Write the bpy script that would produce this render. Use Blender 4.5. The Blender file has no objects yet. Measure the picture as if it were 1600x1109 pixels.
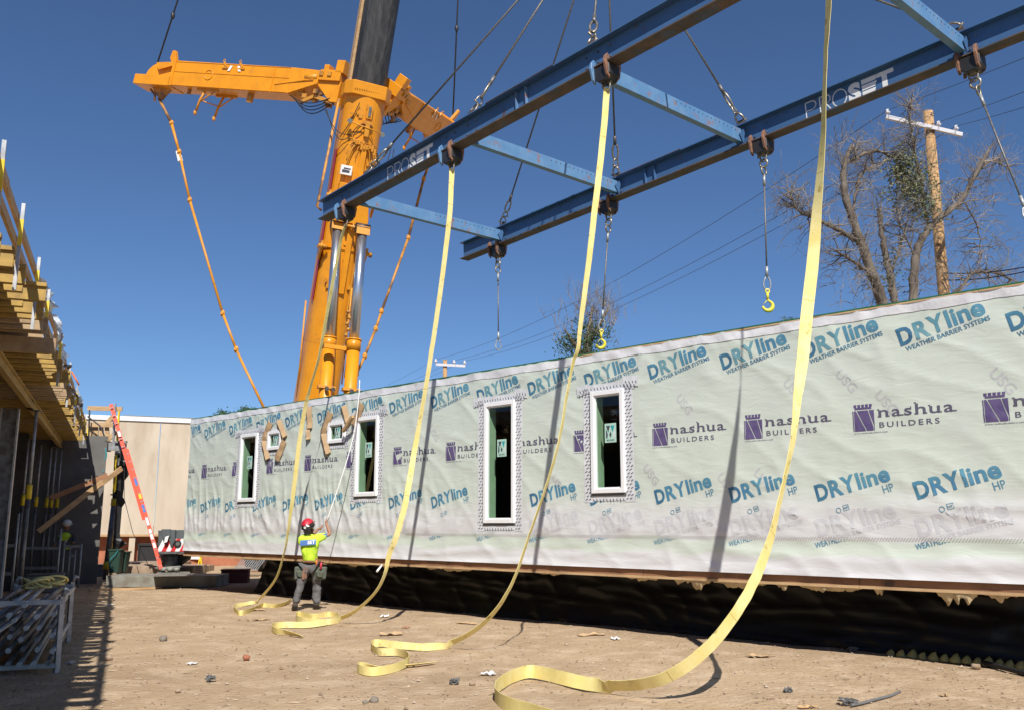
import bpy, bmesh, math, random
from mathutils import Vector as V, Matrix, noise
random.seed(7)
sc = bpy.context.scene
COL = sc.collection
rad = math.radians

# ---------------------------------------------------------------- camera, sky, sun, exposure
CAM = V((0, 0, 1.65)); PITCH = rad(10.446); FPX = 1436.2
cd = bpy.data.cameras.new('camera'); cam = bpy.data.objects.new('camera', cd); COL.objects.link(cam)
cam.location = CAM; cam.rotation_euler = (rad(90) + PITCH, 0, 0)
cd.sensor_width = 36; cd.lens = FPX / 1600 * 36; cd.clip_start = 0.01; cd.clip_end = 6000
sc.camera = cam
SUN_EL = rad(44.3); SUN_AZ = rad(170.3)
w = bpy.data.worlds.new('World'); sc.world = w; w.use_nodes = True
nt = w.node_tree
sky = nt.nodes.new('ShaderNodeTexSky'); sky.sky_type = 'NISHITA'; sky.sun_disc = False
sky.sun_elevation = SUN_EL; sky.sun_rotation = SUN_AZ
sky.altitude = 1600; sky.air_density = 1.0; sky.dust_density = 0.1; sky.ozone_density = 8.5
bg = nt.nodes['Background']; bg.inputs['Strength'].default_value = 0.082
nt.links.new(sky.outputs[0], bg.inputs['Color'])
sl = bpy.data.lights.new('sun', 'SUN'); so = bpy.data.objects.new('sun', sl); COL.objects.link(so)
sl.energy = 5.0; sl.angle = rad(0.5); sl.color = (1.0, 0.955, 0.88)
SD = V((-0.12075, 0.70509, -0.69877))
so.rotation_euler = SD.to_track_quat('-Z', 'Y').to_euler()
sc.view_settings.view_transform = 'Standard'; sc.view_settings.look = 'None'
sc.view_settings.exposure = 0.30; sc.view_settings.gamma = 1.0; sc.view_settings.use_curve_mapping = False

# ---------------------------------------------------------------- surveying helpers (picture point -> place)
CF = V((0, math.cos(PITCH), math.sin(PITCH))); CU = V((0, -math.sin(PITCH), math.cos(PITCH))); CX = V((1, 0, 0))
def ray(x, y): return CX * ((x - 800) / FPX) - CU * ((y - 554.5) / FPX) + CF
def at_d(x, y, Y): d = ray(x, y); return CAM + d * (Y / d.y)
def at_z(x, y, z=0.0): d = ray(x, y); return CAM + d * ((z - 1.65) / d.z)
WAZ = rad(-45.844)
UA = V((-math.sin(WAZ), -math.cos(WAZ), 0)); NA = V((math.cos(WAZ), -math.sin(WAZ), 0))
def at_o(x, y, o): d = ray(x, y); return CAM + d * ((o - CAM.dot(NA)) / d.dot(NA))
def W(u, o, z): return UA * u + NA * o + V((0, 0, z))

# ---------------------------------------------------------------- object helpers
FR = {}
def meta(o, label=None, cat=None, group=None, kind=None):
    if label: o['label'] = label
    if cat: o['category'] = cat
    if group: o['group'] = group
    if kind: o['kind'] = kind
    return o
def thing(name, label, cat, loc, rz=0.0, group=None):
    o = bpy.data.objects.new(name, None); COL.objects.link(o)
    o.location = loc; o.rotation_euler = (0, 0, rz); o.empty_display_size = .2
    FR[o.name] = Matrix.Translation(V(loc)) @ Matrix.Rotation(rz, 4, 'Z')
    return meta(o, label, cat, group)
def dup(root, loc, rz=None, label=None):
    r = root.copy(); COL.objects.link(r); r.location = loc
    if rz is not None: r.rotation_euler = (0, 0, rz)
    if label: r['label'] = label
    for ch in list(root.children):
        c = ch.copy(); COL.objects.link(c); c.parent = r
        for g in ch.children:
            d = g.copy(); COL.objects.link(d); d.parent = c
    return r
def perp(d, up=V((0, 0, 1))):
    d = d.normalized()
    s = d.cross(up)
    if s.length < 1e-4: s = d.cross(V((1, 0, 0)))
    s.normalize(); return s, s.cross(d).normalized()
class MB:
    def __init__(s): s.bm = bmesh.new(); s.mi = 0
    def face(s, vs, smooth=False):
        try:
            f = s.bm.faces.new(vs); f.material_index = s.mi; f.smooth = smooth; return f
        except ValueError: return None
    def poly(s, pts, smooth=False): return s.face([s.bm.verts.new(p) for p in pts], smooth)
    def hexa(s, p):           # p[0..3] bottom loop, p[4..7] top loop
        v = [s.bm.verts.new(q) for q in p]
        for f in ((3, 2, 1, 0), (4, 5, 6, 7), (0, 1, 5, 4), (1, 2, 6, 5), (2, 3, 7, 6), (3, 0, 4, 7)): s.face([v[i] for i in f])
        return s
    def box(s, c, size, M=None):
        c = V(c); h = V(size) / 2; pts = []
        for z in (-1, 1):
            for x, y in ((-1, -1), (1, -1), (1, 1), (-1, 1)):
                q = V((x * h.x, y * h.y, z * h.z))
                pts.append(c + (M @ q if M else q))
        return s.hexa(pts)
    def beam(s, p0, p1, wd, ht, up=V((0, 0, 1)), w1=None, h1=None):
        p0 = V(p0); p1 = V(p1); a, b = perp(p1 - p0, up); w1 = wd if w1 is None else w1; h1 = ht if h1 is None else h1
        r = []
        for p, ww, hh in ((p0, wd, ht), (p1, w1, h1)):
            r.append([p - a * ww / 2 - b * hh / 2, p + a * ww / 2 - b * hh / 2, p + a * ww / 2 + b * hh / 2, p - a * ww / 2 + b * hh / 2])
        return s.hexa(r[0] + r[1])
    def ibeam(s, p0, p1, ht, bf, tf, tw, up=V((0, 0, 1))):
        a, b = perp(V(p1) - V(p0), up)
        s.beam(p0, p1, tw, ht - 2 * tf, up)
        for k in (-1, 1): s.beam(V(p0) + b * k * (ht - tf) / 2, V(p1) + b * k * (ht - tf) / 2, bf, tf, up)
        return s
    def tube(s, pts, r, n=8, cap=True, smooth=True):
        pts = [V(p) for p in pts]; rings = []
        rr = r if isinstance(r, (list, tuple)) else [r] * len(pts)
        a0 = None
        for i, p in enumerate(pts):
            t = (pts[min(i + 1, len(pts) - 1)] - pts[max(i - 1, 0)])
            if t.length < 1e-7: t = V((0, 0, 1))
            t.normalize()
            if a0 is None: a, b = perp(t)
            else:
                a = a0 - t * a0.dot(t)
                if a.length < 1e-5: a, _ = perp(t)
                a.normalize(); b = a.cross(t)
            a0 = a
            rings.append([s.bm.verts.new(p + (a * math.cos(2 * math.pi * k / n) + b * math.sin(2 * math.pi * k / n)) * rr[i]) for k in range(n)])
        for i in range(len(rings) - 1):
            for k in range(n): s.face([rings[i][k], rings[i][(k + 1) % n], rings[i + 1][(k + 1) % n], rings[i + 1][k]], smooth)
        if cap and n > 2:
            s.face(list(reversed(rings[0]))); s.face(rings[-1])
        return s
    def sweep(s, sec, p0, p1, ax, ay, scale1=1.0, smooth=False):
        r = [[s.bm.verts.new(V(p) + ax * q[0] * k + ay * q[1] * k) for q in sec] for p, k in ((p0, 1.0), (p1, scale1))]
        n = len(sec)
        for k in range(n): s.face([r[0][k], r[0][(k + 1) % n], r[1][(k + 1) % n], r[1][k]], smooth)
        s.face(list(reversed(r[0]))); s.face(r[1]); return s
    def prism(s, pts, nvec):
        nvec = V(nvec); a = [s.bm.verts.new(V(p)) for p in pts]; b = [s.bm.verts.new(V(p) + nvec) for p in pts]; n = len(pts)
        for k in range(n): s.face([a[k], a[(k + 1) % n], b[(k + 1) % n], b[k]])
        s.face(list(reversed(a))); s.face(b); return s
    def disc(s, c, ax, r, t, n=20): 
        c = V(c); ax = V(ax).normalized(); return s.tube([c - ax * t / 2, c + ax * t / 2], r, n, smooth=False)
    def torus(s, c, ax, R, r, n=14, m=6, sx=1.0, dirx=None):
        c = V(c); ax = V(ax).normalized(); a, b = perp(ax)
        if dirx is not None:
            a = V(dirx) - ax * V(dirx).dot(ax); a.normalize(); b = ax.cross(a)
        ring = []
        for i in range(n):
            t = 2 * math.pi * i / n; o = a * math.cos(t) * sx + b * math.sin(t)
            rv = (a * math.cos(t) + b * math.sin(t)).normalized()
            ring.append([s.bm.verts.new(c + o * R + (rv * math.cos(2 * math.pi * j / m) + ax * math.sin(2 * math.pi * j / m)) * r) for j in range(m)])
        for i in range(n):
            for j in range(m): s.face([ring[i][j], ring[(i + 1) % n][j], ring[(i + 1) % n][(j + 1) % m], ring[i][(j + 1) % m]], True)
        return s
    def ball(s, c, r, sx=(1, 1, 1), seg=10, rings=6, M=None):
        c = V(c)
        vs = []
        for i in range(rings + 1):
            th = math.pi * i / rings
            row = []
            for j in range(seg):
                ph = 2 * math.pi * j / seg
                q = V((math.sin(th) * math.cos(ph) * sx[0], math.sin(th) * math.sin(ph) * sx[1], math.cos(th) * sx[2])) * r
                row.append(s.bm.verts.new(c + (M @ q if M else q)))
            vs.append(row)
        for i in range(rings):
            for j in range(seg): s.face([vs[i][j], vs[i + 1][j], vs[i + 1][(j + 1) % seg], vs[i][(j + 1) % seg]], True)
        return s
    def ribbon(s, pts, wv, half, th=.006, smooth=True):
        rows = []
        for i, (p, w_) in enumerate(zip(pts, wv)):
            t = (pts[min(i + 1, len(pts) - 1)] - pts[max(i - 1, 0)]).normalized()
            nn = t.cross(w_).normalized() * th / 2
            rows.append([s.bm.verts.new(q) for q in (p - w_ * half - nn, p + w_ * half - nn, p + w_ * half + nn, p - w_ * half + nn)])
        for i in range(len(rows) - 1):
            for k in range(4): s.face([rows[i][k], rows[i][(k + 1) % 4], rows[i + 1][(k + 1) % 4], rows[i + 1][k]], smooth)
            for k in range(4):
                e = s.bm.edges.get((rows[i][k], rows[i + 1][k]))
                if e: e.smooth = False
        s.face(list(reversed(rows[0]))); s.face(rows[-1]); return s
    def build(s, name, m, parent=None, loc=None, bevel=0, label=None):
        me = bpy.data.meshes.new(name)
        bmesh.ops.recalc_face_normals(s.bm, faces=s.bm.faces[:])
        o = bpy.data.objects.new(name, me); COL.objects.link(o)
        if parent is not None:
            M = FR[parent.name]; FR[o.name] = M; s.bm.transform(M.inverted()); o.parent = parent
        elif loc is not None:
            s.bm.transform(Matrix.Translation(-V(loc))); o.location = loc; FR[o.name] = Matrix.Translation(V(loc))
        else: FR[o.name] = Matrix.Identity(4)
        s.bm.to_mesh(me); s.bm.free()
        for q in (m if isinstance(m, (list, tuple)) else [m]): me.materials.append(q)
        if bevel:
            b = o.modifiers.new('bevel', 'BEVEL'); b.width = bevel; b.segments = 1; b.limit_method = 'ANGLE'; b.angle_limit = rad(50)
        if label: o['label'] = label
        return o

# ---------------------------------------------------------------- materials
def mat(name, col, rough=.6, metal=0.0, col2=None, scale=3.0, lo=.4, hi=.65, bump=0.0, bscale=20.0, bdist=.01, stretch=(1, 1, 1), spec=.5, detail=6, dirt=None, dscale=1.5, dlo=.5, dhi=.75, trans=0.0):
    m = bpy.data.materials.new(name); m.use_nodes = True; t = m.node_tree; N = t.nodes; L = t.links
    p = N['Principled BSDF']; p.inputs['Roughness'].default_value = rough; p.inputs['Metallic'].default_value = metal
    p.inputs['Specular IOR Level'].default_value = spec
    p.inputs['Base Color'].default_value = (*col, 1)
    tc = N.new('ShaderNodeTexCoord'); mp = N.new('ShaderNodeMapping'); mp.inputs['Scale'].default_value = stretch
    L.new(tc.outputs['Object'], mp.inputs['Vector'])
    out = None
    def layer(base, c2, sc_, lo_, hi_, det):
        nz = N.new('ShaderNodeTexNoise'); nz.inputs['Scale'].default_value = sc_; nz.inputs['Detail'].default_value = det; nz.inputs['Roughness'].default_value = .6
        L.new(mp.outputs[0], nz.inputs['Vector'])
        r = N.new('ShaderNodeMapRange'); r.inputs[1].default_value = lo_; r.inputs[2].default_value = hi_; L.new(nz.outputs[0], r.inputs[0])
        mx = N.new('ShaderNodeMix'); mx.data_type = 'RGBA'; L.new(r.outputs[0], mx.inputs[0])
        if base is None: mx.inputs[6].default_value = (*col, 1)
        else: L.new(base, mx.inputs[6])
        mx.inputs[7].default_value = (*c2, 1); return mx.outputs[2]
    if col2: out = layer(out, col2, scale, lo, hi, detail)
    if dirt: out = layer(out, dirt, dscale, dlo, dhi, 8)
    if out is not None: L.new(out, p.inputs['Base Color'])
    if bump:
        nz = N.new('ShaderNodeTexNoise'); nz.inputs['Scale'].default_value = bscale; nz.inputs['Detail'].default_value = 6
        L.new(mp.outputs[0], nz.inputs['Vector'])
        b = N.new('ShaderNodeBump'); b.inputs['Strength'].default_value = bump; b.inputs['Distance'].default_value = bdist
        L.new(nz.outputs[0], b.inputs['Height']); L.new(b.outputs[0], p.inputs['Normal'])
    return m
M = {}
M['dirt'] = mat('dirt', (.435, .318, .203), .95, 0, (.34, .24, .15), .35, .38, .68, 1.0, 14, .03, spec=.1, dirt=(.56, .43, .30), dscale=2.2, dlo=.48, dhi=.75, detail=12)
M['litter'] = mat('litter', (.16, .11, .07), .9, 0, (.50, .38, .25), 2.5, .46, .5)
M['pebble'] = mat('pebble', (.40, .31, .23), .9, 0, (.25, .17, .11), 2.0, .45, .55, spec=.2)
M['yellow_paint'] = mat('crane_yellow', (.72, .285, .008), .38, 0, (.62, .235, .008), 2.0, .4, .7, dirt=(.34, .17, .05), dscale=3.0, dlo=.58, dhi=.9)
M['straw_cap'] = mat('straw_cap', (.30, .25, .08), .7, 0, (.32, .27, .10), 8)
M['seam_dot'] = mat('seam_dot', (.30, .29, .27), .7)
M['yellow_dull'] = mat('crane_yellow_dull', (.62, .26, .015), .5, 0, (.45, .2, .03), 4.0, .45, .7)
M['yellow_rust'] = mat('pendant_yellow', (.50, .23, .03), .5, 0, (.16, .085, .045), 1.5, .46, .58)
M['red'] = mat('red_strip', (.45, .03, .05), .5)
M['black_boom'] = mat('boom_dark', (.016, .017, .019), .5, 0, (.05, .05, .052), 1.2, .4, .7, stretch=(6, 6, .25))
M['black'] = mat('black_steel', (.02, .02, .022), .5)
M['rubber'] = mat('rubber', (.015, .015, .015), .7)
M['chrome'] = mat('chrome_rod', (.50, .54, .60), .30, .9)
M['galv'] = mat('galvanised', (.30, .31, .32), .5, .5, (.42, .43, .44), 8, .4, .6)
M['galv_dark'] = mat('weathered_steel_tube', (.20, .20, .21), .5, .5, (.11, .10, .095), 6, .4, .6)
M['white'] = mat('white_plate', (.78, .78, .76), .5)
M['blue'] = mat('beam_blue', (.045, .115, .25), .45, 0, (.06, .14, .29), 1.5, .35, .65, dirt=(.11, .055, .035), dscale=5, dlo=.62, dhi=.75)
M['blue_light'] = mat('cross_beam_blue', (.085, .20, .38), .5, 0, (.12, .24, .41), 2.5, .4, .6, dirt=(.24, .12, .09), dscale=6, dlo=.56, dhi=.72)
M['rust'] = mat('rusty_flange', (.065, .05, .045), .75, 0, (.13, .08, .06), 3, .4, .7, dirt=(.05, .09, .16), dscale=2.5, dlo=.5, dhi=.7)
M['rust_plate'] = mat('rusty_hook_plate', (.26, .13, .08), .75, 0, (.14, .07, .05), 12, .4, .65)
M['rope'] = mat('steel_rope', (.10, .095, .09), .5, .5, (.17, .16, .15), 40, .4, .6, .6, 120, .005)
M['rope_light'] = mat('worn_steel_rope', (.24, .22, .20), .5, .5, (.14, .13, .12), 40, .4, .6, .6, 120, .005)
M['shackle'] = mat('shackle', (.40, .38, .32), .4, .7, (.20, .15, .10), 20, .4, .6)
M['hook'] = mat('hook_yellow', (.72, .60, .05), .45)
M['strap'] = mat('lifting_strap', (.72, .60, .21), .85, 0, (.80, .70, .33), 4, .35, .65, .5, 60, .004, dirt=(.36, .28, .10), dscale=7, dlo=.60, dhi=.72, spec=.2)
M['strap_mark'] = mat('strap_seam', (.52, .41, .13), .9)
M['lumber'] = mat('lumber', (.50, .33, .17), .75, 0, (.40, .25, .12), 2, .4, .6, .3, 30, .004, stretch=(1, 1, 6))
M['joist'] = mat('formwork_joist', (.42, .27, .06), .65, 0, (.27, .17, .05), 5, .4, .65, .3, 25, .004)
M['joist_old'] = mat('weathered_joist', (.40, .29, .17), .8, 0, (.28, .19, .11), 5, .4, .65, .3, 25, .004)
M['ply'] = mat('plywood', (.10, .07, .04), .8, 0, (.07, .05, .03), 2, .4, .6)
M['rim'] = mat('rim_board', (.34, .17, .085), .8, 0, (.22, .11, .06), 2.5, .4, .65, .4, 30, .004, dirt=(.10, .06, .04), dscale=3, dlo=.62, dhi=.72)
M['rim_face'] = mat('rim_bottom_lumber', (.54, .36, .19), .8, 0, (.40, .25, .13), 3, .4, .65)
M['insul'] = mat('insulation', (.55, .44, .26), .95, 0, (.42, .32, .18), 8, .4, .6, .8, 40, .01)
M['poly_black'] = mat('black_poly_sheet', (.006, .006, .0065), .36, 0, bump=.35, bscale=1.6, bdist=.06, stretch=(1, 1, 1), spec=.28)
M['green_edge'] = mat('green_roof_tarp', (.02, .12, .05), .6)
M['vinyl'] = mat('white_vinyl', (.80, .80, .80), .35)
M['sheath'] = mat('green_sheathing', (.27, .37, .26), .7, 0, (.22, .31, .21), 3)
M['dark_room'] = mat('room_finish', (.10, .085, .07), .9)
M['tape'] = mat('flashing_tape', (.66, .67, .68), .5, 0, (.58, .59, .61), 10, .4, .6, .4, 25, .006)
M['ink'] = mat('dark_ink', (.06, .06, .09), .6)
M['sticker'] = mat('window_sticker', (.42, .62, .52), .5)
M['teal'] = mat('teal_print', (.03, .33, .36), .6)
M['cardboard'] = mat('cardboard', (.47, .32, .18), .85, 0, (.40, .27, .15), 6, .4, .6)
M['dry_dark'] = mat('print_blue_dark', (.04, .13, .24), .6, 0, (.07, .22, .31), 4.5, .38, .62)
M['dry_mid'] = mat('print_blue', (.065, .20, .33), .6, 0, (.10, .28, .37), 4.5, .38, .62)
M['dry_teal'] = mat('print_teal', (.17, .34, .38), .6, 0, (.10, .26, .33), 4.5, .38, .62)
M['ghost'] = mat('show_through_print', (.555, .555, .575), .55)
M['ghost2'] = mat('faint_show_through_print', (.49, .50, .50), .55)
M['purple'] = mat('print_purple', (.085, .060, .165), .6, 0, (.12, .09, .20), 6, .4, .6)
M['hatink'] = mat('print_grey_ink', (.10, .09, .14), .6)
M['ladder'] = mat('ladder_orange', (.75, .085, .035), .45)
M['concrete'] = mat('tan_concrete', (.54, .465, .365), .9, 0, (.45, .375, .285), 1.2, .36, .64, .3, 15, .01, stretch=(1, 1, .3), dirt=(.36, .285, .20), dscale=.6, dlo=.48, dhi=.75)
M['brick_red'] = mat('terracotta_panel', (.40, .15, .08), .85, 0, (.30, .11, .06), 3)
M['cap'] = mat('white_metal_cap', (.72, .74, .76), .4)
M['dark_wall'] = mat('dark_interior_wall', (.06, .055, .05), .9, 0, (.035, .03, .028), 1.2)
M['grey_crane'] = mat('crane_grey', (.10, .115, .12), .5, 0, (.07, .08, .085), 3)
M['stripe_red'] = mat('hazard_red', (.55, .03, .035), .45)
M['stripe_white'] = mat('hazard_white', (.75, .75, .74), .45)
M['mat_timber'] = mat('old_timber_mat', (.36, .27, .19), .9, 0, (.22, .16, .11), 2.5, .4, .65, .5, 20, .01)
M['steel_plate'] = mat('grey_green_steel', (.25, .25, .22), .6, .1, (.17, .15, .12), 3, .4, .65)
M['dark_red'] = mat('dark_red_box', (.10, .012, .015), .5)
M['bin_green'] = mat('dark_green_plastic', (.02, .05, .035), .5)
M['orange'] = mat('safety_orange', (.75, .16, .03), .6)
M['yellow'] = mat('yellow_band', (.72, .52, .02), .55)
M['pole_wood'] = mat('utility_pole_wood', (.48, .29, .13), .85, 0, (.30, .17, .08), 3, .4, .68, .6, 20, .01, stretch=(4, 4, .35))
M['insulator'] = mat('insulator', (.55, .55, .58), .25)
M['bark'] = mat('grey_bark', (.17, .14, .11), .9, 0, (.075, .06, .048), 3, .4, .65, .9, 18, .02, stretch=(1, 1, .4))
M['twig'] = mat('twig', (.30, .26, .22), .9, 0, (.13, .105, .085), 1.5, .4, .6)
M['leaf'] = mat('leaf', (.055, .10, .025), .7, 0, (.10, .13, .04), 1.2, .4, .6)
M['leaf_dark'] = mat('dark_leaf', (.035, .07, .03), .7, 0, (.05, .10, .03), 1.2, .4, .6)
M['leaf_pale'] = mat('dry_leaf', (.19, .19, .11), .8, 0, (.14, .17, .08), 1.2, .4, .6)
M['skin'] = mat('skin', (.33, .155, .09), .55)
M['hivis'] = mat('hivis_shirt', (.55, .78, .045), .8, 0, (.48, .70, .04), 5, .4, .6, .5, 12, .02)
M['trouser'] = mat('grey_trousers', (.125, .12, .12), .9, 0, (.085, .08, .08), 7, .4, .6, .6, 14, .02)
M['boot'] = mat('boots', (.05, .042, .036), .8)
M['pouch'] = mat('tool_pouch', (.10, .115, .085), .85, 0, (.07, .08, .06), 12)
M['belt'] = mat('leather_belt', (.16, .06, .035), .7)
M['cap_red'] = mat('cap_red', (.48, .015, .035), .5)
M['cap_black'] = mat('cap_black', (.015, .014, .016), .5)
M['logo_blue'] = mat('shirt_logo_blue', (.06, .17, .50), .7)
M['grey_wall'] = mat('grey_concrete', (.14, .135, .125), .9, 0, (.10, .095, .09), 1.2, .4, .65)
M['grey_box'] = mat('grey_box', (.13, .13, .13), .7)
M['plastic_white'] = mat('white_plastic_wrap', (.62, .66, .70), .4, 0, bump=.8, bscale=6, bdist=.05)
M['osb'] = mat('osb_board', (.50, .36, .20), .85, 0, (.36, .24, .12), 25, .4, .6)
M['teal_hose'] = mat('teal_hose', (.03, .25, .28), .5)

def glass_mat():
    m = bpy.data.materials.new('window_glass'); m.use_nodes = True; t = m.node_tree; N = t.nodes; L = t.links
    for n in list(N): N.remove(n)
    o = N.new('ShaderNodeOutputMaterial'); mx = N.new('ShaderNodeMixShader'); tr = N.new('ShaderNodeBsdfTransparent'); gl = N.new('ShaderNodeBsdfGlossy')
    tr.inputs[0].default_value = (.82, .92, .86, 1); gl.inputs['Roughness'].default_value = .03
    lw = N.new('ShaderNodeLayerWeight'); pw_ = N.new('ShaderNodeMath'); pw_.operation = 'POWER'; pw_.inputs[1].default_value = 4.0; ma = N.new('ShaderNodeMath'); ma.operation = 'MULTIPLY_ADD'; ma.inputs[1].default_value = .7; ma.inputs[2].default_value = .05
    L.new(lw.outputs['Facing'], pw_.inputs[0]); L.new(pw_.outputs[0], ma.inputs[0]); L.new(ma.outputs[0], mx.inputs[0]); L.new(tr.outputs[0], mx.inputs[1]); L.new(gl.outputs[0], mx.inputs[2]); L.new(mx.outputs[0], o.inputs[0])
    return m
M['glass'] = glass_mat()

def wrap_mat():
    m = bpy.data.materials.new('house_wrap'); m.use_nodes = True; t = m.node_tree; N = t.nodes; L = t.links
    p = N['Principled BSDF']; p.inputs['Roughness'].default_value = .5; p.inputs['Specular IOR Level'].default_value = .35
    tc = N.new('ShaderNodeTexCoord')
    at = N.new('ShaderNodeAttribute'); at.attribute_name = 'uz'
    sx = N.new('ShaderNodeSeparateXYZ'); L.new(at.outputs['Vector'], sx.inputs[0])
    # pale lower sheet against the green upper sheet
    nz = N.new('ShaderNodeTexNoise'); nz.inputs['Scale'].default_value = 1.1; nz.inputs['Detail'].default_value = 5; L.new(at.outputs['Vector'], nz.inputs['Vector'])
    ad = N.new('ShaderNodeMath'); ad.operation = 'MULTIPLY_ADD'; ad.inputs[1].default_value = .28; L.new(nz.outputs[0], ad.inputs[0]); L.new(sx.outputs[1], ad.inputs[2])
    rp = N.new('ShaderNodeValToRGB'); L.new(ad.outputs[0], rp.inputs[0])
    # ramp works on 0..1 : divide by 5
    dv = N.new('ShaderNodeMath'); dv.operation = 'DIVIDE'; dv.inputs[1].default_value = 5.0; L.new(ad.outputs[0], dv.inputs[0]); L.new(dv.outputs[0], rp.inputs[0])
    GREEN = (.56, .615, .545, 1); GREY = (.635, .635, .635, 1); WHITE = (.66, .66, .67, 1); G2 = (.57, .63, .55, 1)
    e = rp.color_ramp.elements; e[0].position = 0; e[0].color = WHITE; e[1].position = 1; e[1].color = GREEN
    def st(z, c): q = e.new((z + .14) / 5.0); q.color = c
    st(1.22, WHITE); st(1.28, G2); st(1.45, G2); st(1.47, GREY); st(1.75, GREY); st(2.15, GREEN); st(4.24, GREEN)
    # blotchy show-through
    n2 = N.new('ShaderNodeTexNoise'); n2.inputs['Scale'].default_value = 2.3; n2.inputs['Detail'].default_value = 7; n2.inputs['Roughness'].default_value = .62; L.new(at.outputs['Vector'], n2.inputs['Vector'])
    r2 = N.new('ShaderNodeMapRange'); r2.inputs[1].default_value = .54; r2.inputs[2].default_value = .72; r2.inputs[4].default_value = .22; L.new(n2.outputs[0], r2.inputs[0])
    mx = N.new('ShaderNodeMix'); mx.data_type = 'RGBA'; L.new(r2.outputs[0], mx.inputs[0]); L.new(rp.outputs[0], mx.inputs[6]); mx.inputs[7].default_value = (.53, .50, .55, 1)
    L.new(mx.outputs[2], p.inputs['Base Color'])
    mp = N.new('ShaderNodeMapping'); mp.inputs['Rotation'].default_value = (0, 0, rad(24)); mp.inputs['Scale'].default_value = (1, 3.2, 1); L.new(at.outputs['Vector'], mp.inputs[0])
    n3 = N.new('ShaderNodeTexNoise'); n3.inputs['Scale'].default_value = 2.4; n3.inputs['Detail'].default_value = 7; n3.inputs['Distortion'].default_value = .8; L.new(mp.outputs[0], n3.inputs['Vector'])
    b = N.new('ShaderNodeBump'); b.inputs['Strength'].default_value = .20; b.inputs['Distance'].default_value = .04; L.new(n3.outputs[0], b.inputs['Height'])
    L.new(b.outputs[0], p.inputs['Normal'])
    return m
M['wrap'] = wrap_mat()
M['wrap_white'] = mat('wrap_white_hem', (.70, .70, .71), .5, 0, (.62, .62, .64), 3, .4, .6, .5, 5, .03)

# ---------------------------------------------------------------- text helper
_tc = {}
def text_geo(s, bold=0.0, space=1.0):
    k = (s, bold, space)
    if k in _tc: return _tc[k]
    cu = bpy.data.curves.new('t', 'FONT'); cu.body = s; cu.size = 1.0; cu.offset = bold; cu.space_character = space; cu.resolution_u = 3
    ob = bpy.data.objects.new('t', cu); COL.objects.link(ob)
    dg = bpy.context.evaluated_depsgraph_get(); me = bpy.data.meshes.new_from_object(ob.evaluated_get(dg))
    vs = [v.co.copy() for v in me.vertices]; fs = [list(p.vertices) for p in me.polygons]
    x0 = min(v.x for v in vs); x1 = max(v.x for v in vs)
    vs = [V((v.x - x0, v.y, 0)) for v in vs]
    COL.objects.unlink(ob); bpy.data.objects.remove(ob); bpy.data.curves.remove(cu); bpy.data.meshes.remove(me)
    _tc[k] = (vs, fs, x1 - x0); return _tc[k]
def text_onto(mb, s, x, y, wd, ht, f, bold=0.0, space=1.0, shear=0.0, cell=0, caps=None, mi=0, clip=None):
    """letters laid in a local sheet; f maps (x, y) to a point. ht = cap height."""
    vs, fs, w0 = text_geo(s, bold, space)
    cap = caps or .73
    b = bmesh.new(); bv = [b.verts.new((x + v.x / w0 * wd + shear * v.y / cap * ht, y + v.y / cap * ht, 0)) for v in vs]
    for q in fs:
        try: b.faces.new([bv[i] for i in q])
        except ValueError: pass
    bmesh.ops.remove_doubles(b, verts=b.verts[:], dist=1e-5)
    if cell:
        for axis, lo, hi in ((0, x, x + wd), (1, y - .1, y + ht * 1.2)):
            c = lo + cell
            while c < hi:
                co = V((0, 0, 0)); co[axis] = c; no = V((0, 0, 0)); no[axis] = 1
                bmesh.ops.bisect_plane(b, geom=b.verts[:] + b.edges[:] + b.faces[:], plane_co=co, plane_no=no); c += cell
    if clip: bmesh.ops.bisect_plane(b, geom=b.verts[:] + b.edges[:] + b.faces[:], plane_co=clip[0], plane_no=clip[1], clear_outer=True)
    b.verts.ensure_lookup_table(); idx = {}
    for v in b.verts: idx[v] = mb.bm.verts.new(f(v.co.x, v.co.y))
    uzf = getattr(f, 'uz', None)
    for q in b.faces:
        if uzf:
            cc = q.calc_center_median(); uu, zz = uzf(cc.x, cc.y)
            if any(a_ + .0 < uu < b_ - .0 and c_ < zz < d_ for _, a_, b_, c_, d_ in WIN): continue
        try:
            fc = mb.bm.faces.new([idx[v] for v in q.verts]); fc.material_index = mi
        except ValueError: pass
    b.free()
def quad_onto(mb, pts, f, mi=0):
    if getattr(f, 'uz', None):
        uu, zz = f.uz(sum(p[0] for p in pts) / len(pts), sum(p[1] for p in pts) / len(pts))
        if any(a_ < uu < b_ and c_ < zz < d_ for _, a_, b_, c_, d_ in WIN): return
    if getattr(f, 'uz', None) and len(pts) == 4:
        a, b, c, d = pts; nx = max(1, int(max(math.dist(a, b), math.dist(c, d)) / .04)); ny = max(1, int(max(math.dist(a, d), math.dist(b, c)) / .04))
        if nx * ny > 1:
            L2 = lambda p, q, t: (p[0] + (q[0] - p[0]) * t, p[1] + (q[1] - p[1]) * t)
            g_ = [[mb.bm.verts.new(f(*L2(L2(a, b, i / nx), L2(d, c, i / nx), j / ny))) for i in range(nx + 1)] for j in range(ny + 1)]
            for j in range(ny):
                for i in range(nx):
                    try: mb.bm.faces.new([g_[j][i], g_[j][i + 1], g_[j + 1][i + 1], g_[j + 1][i]]).material_index = mi
                    except ValueError: pass
            return
    try:
        fc = mb.bm.faces.new([mb.bm.verts.new(f(*p)) for p in pts]); fc.material_index = mi
    except ValueError: pass

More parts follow.
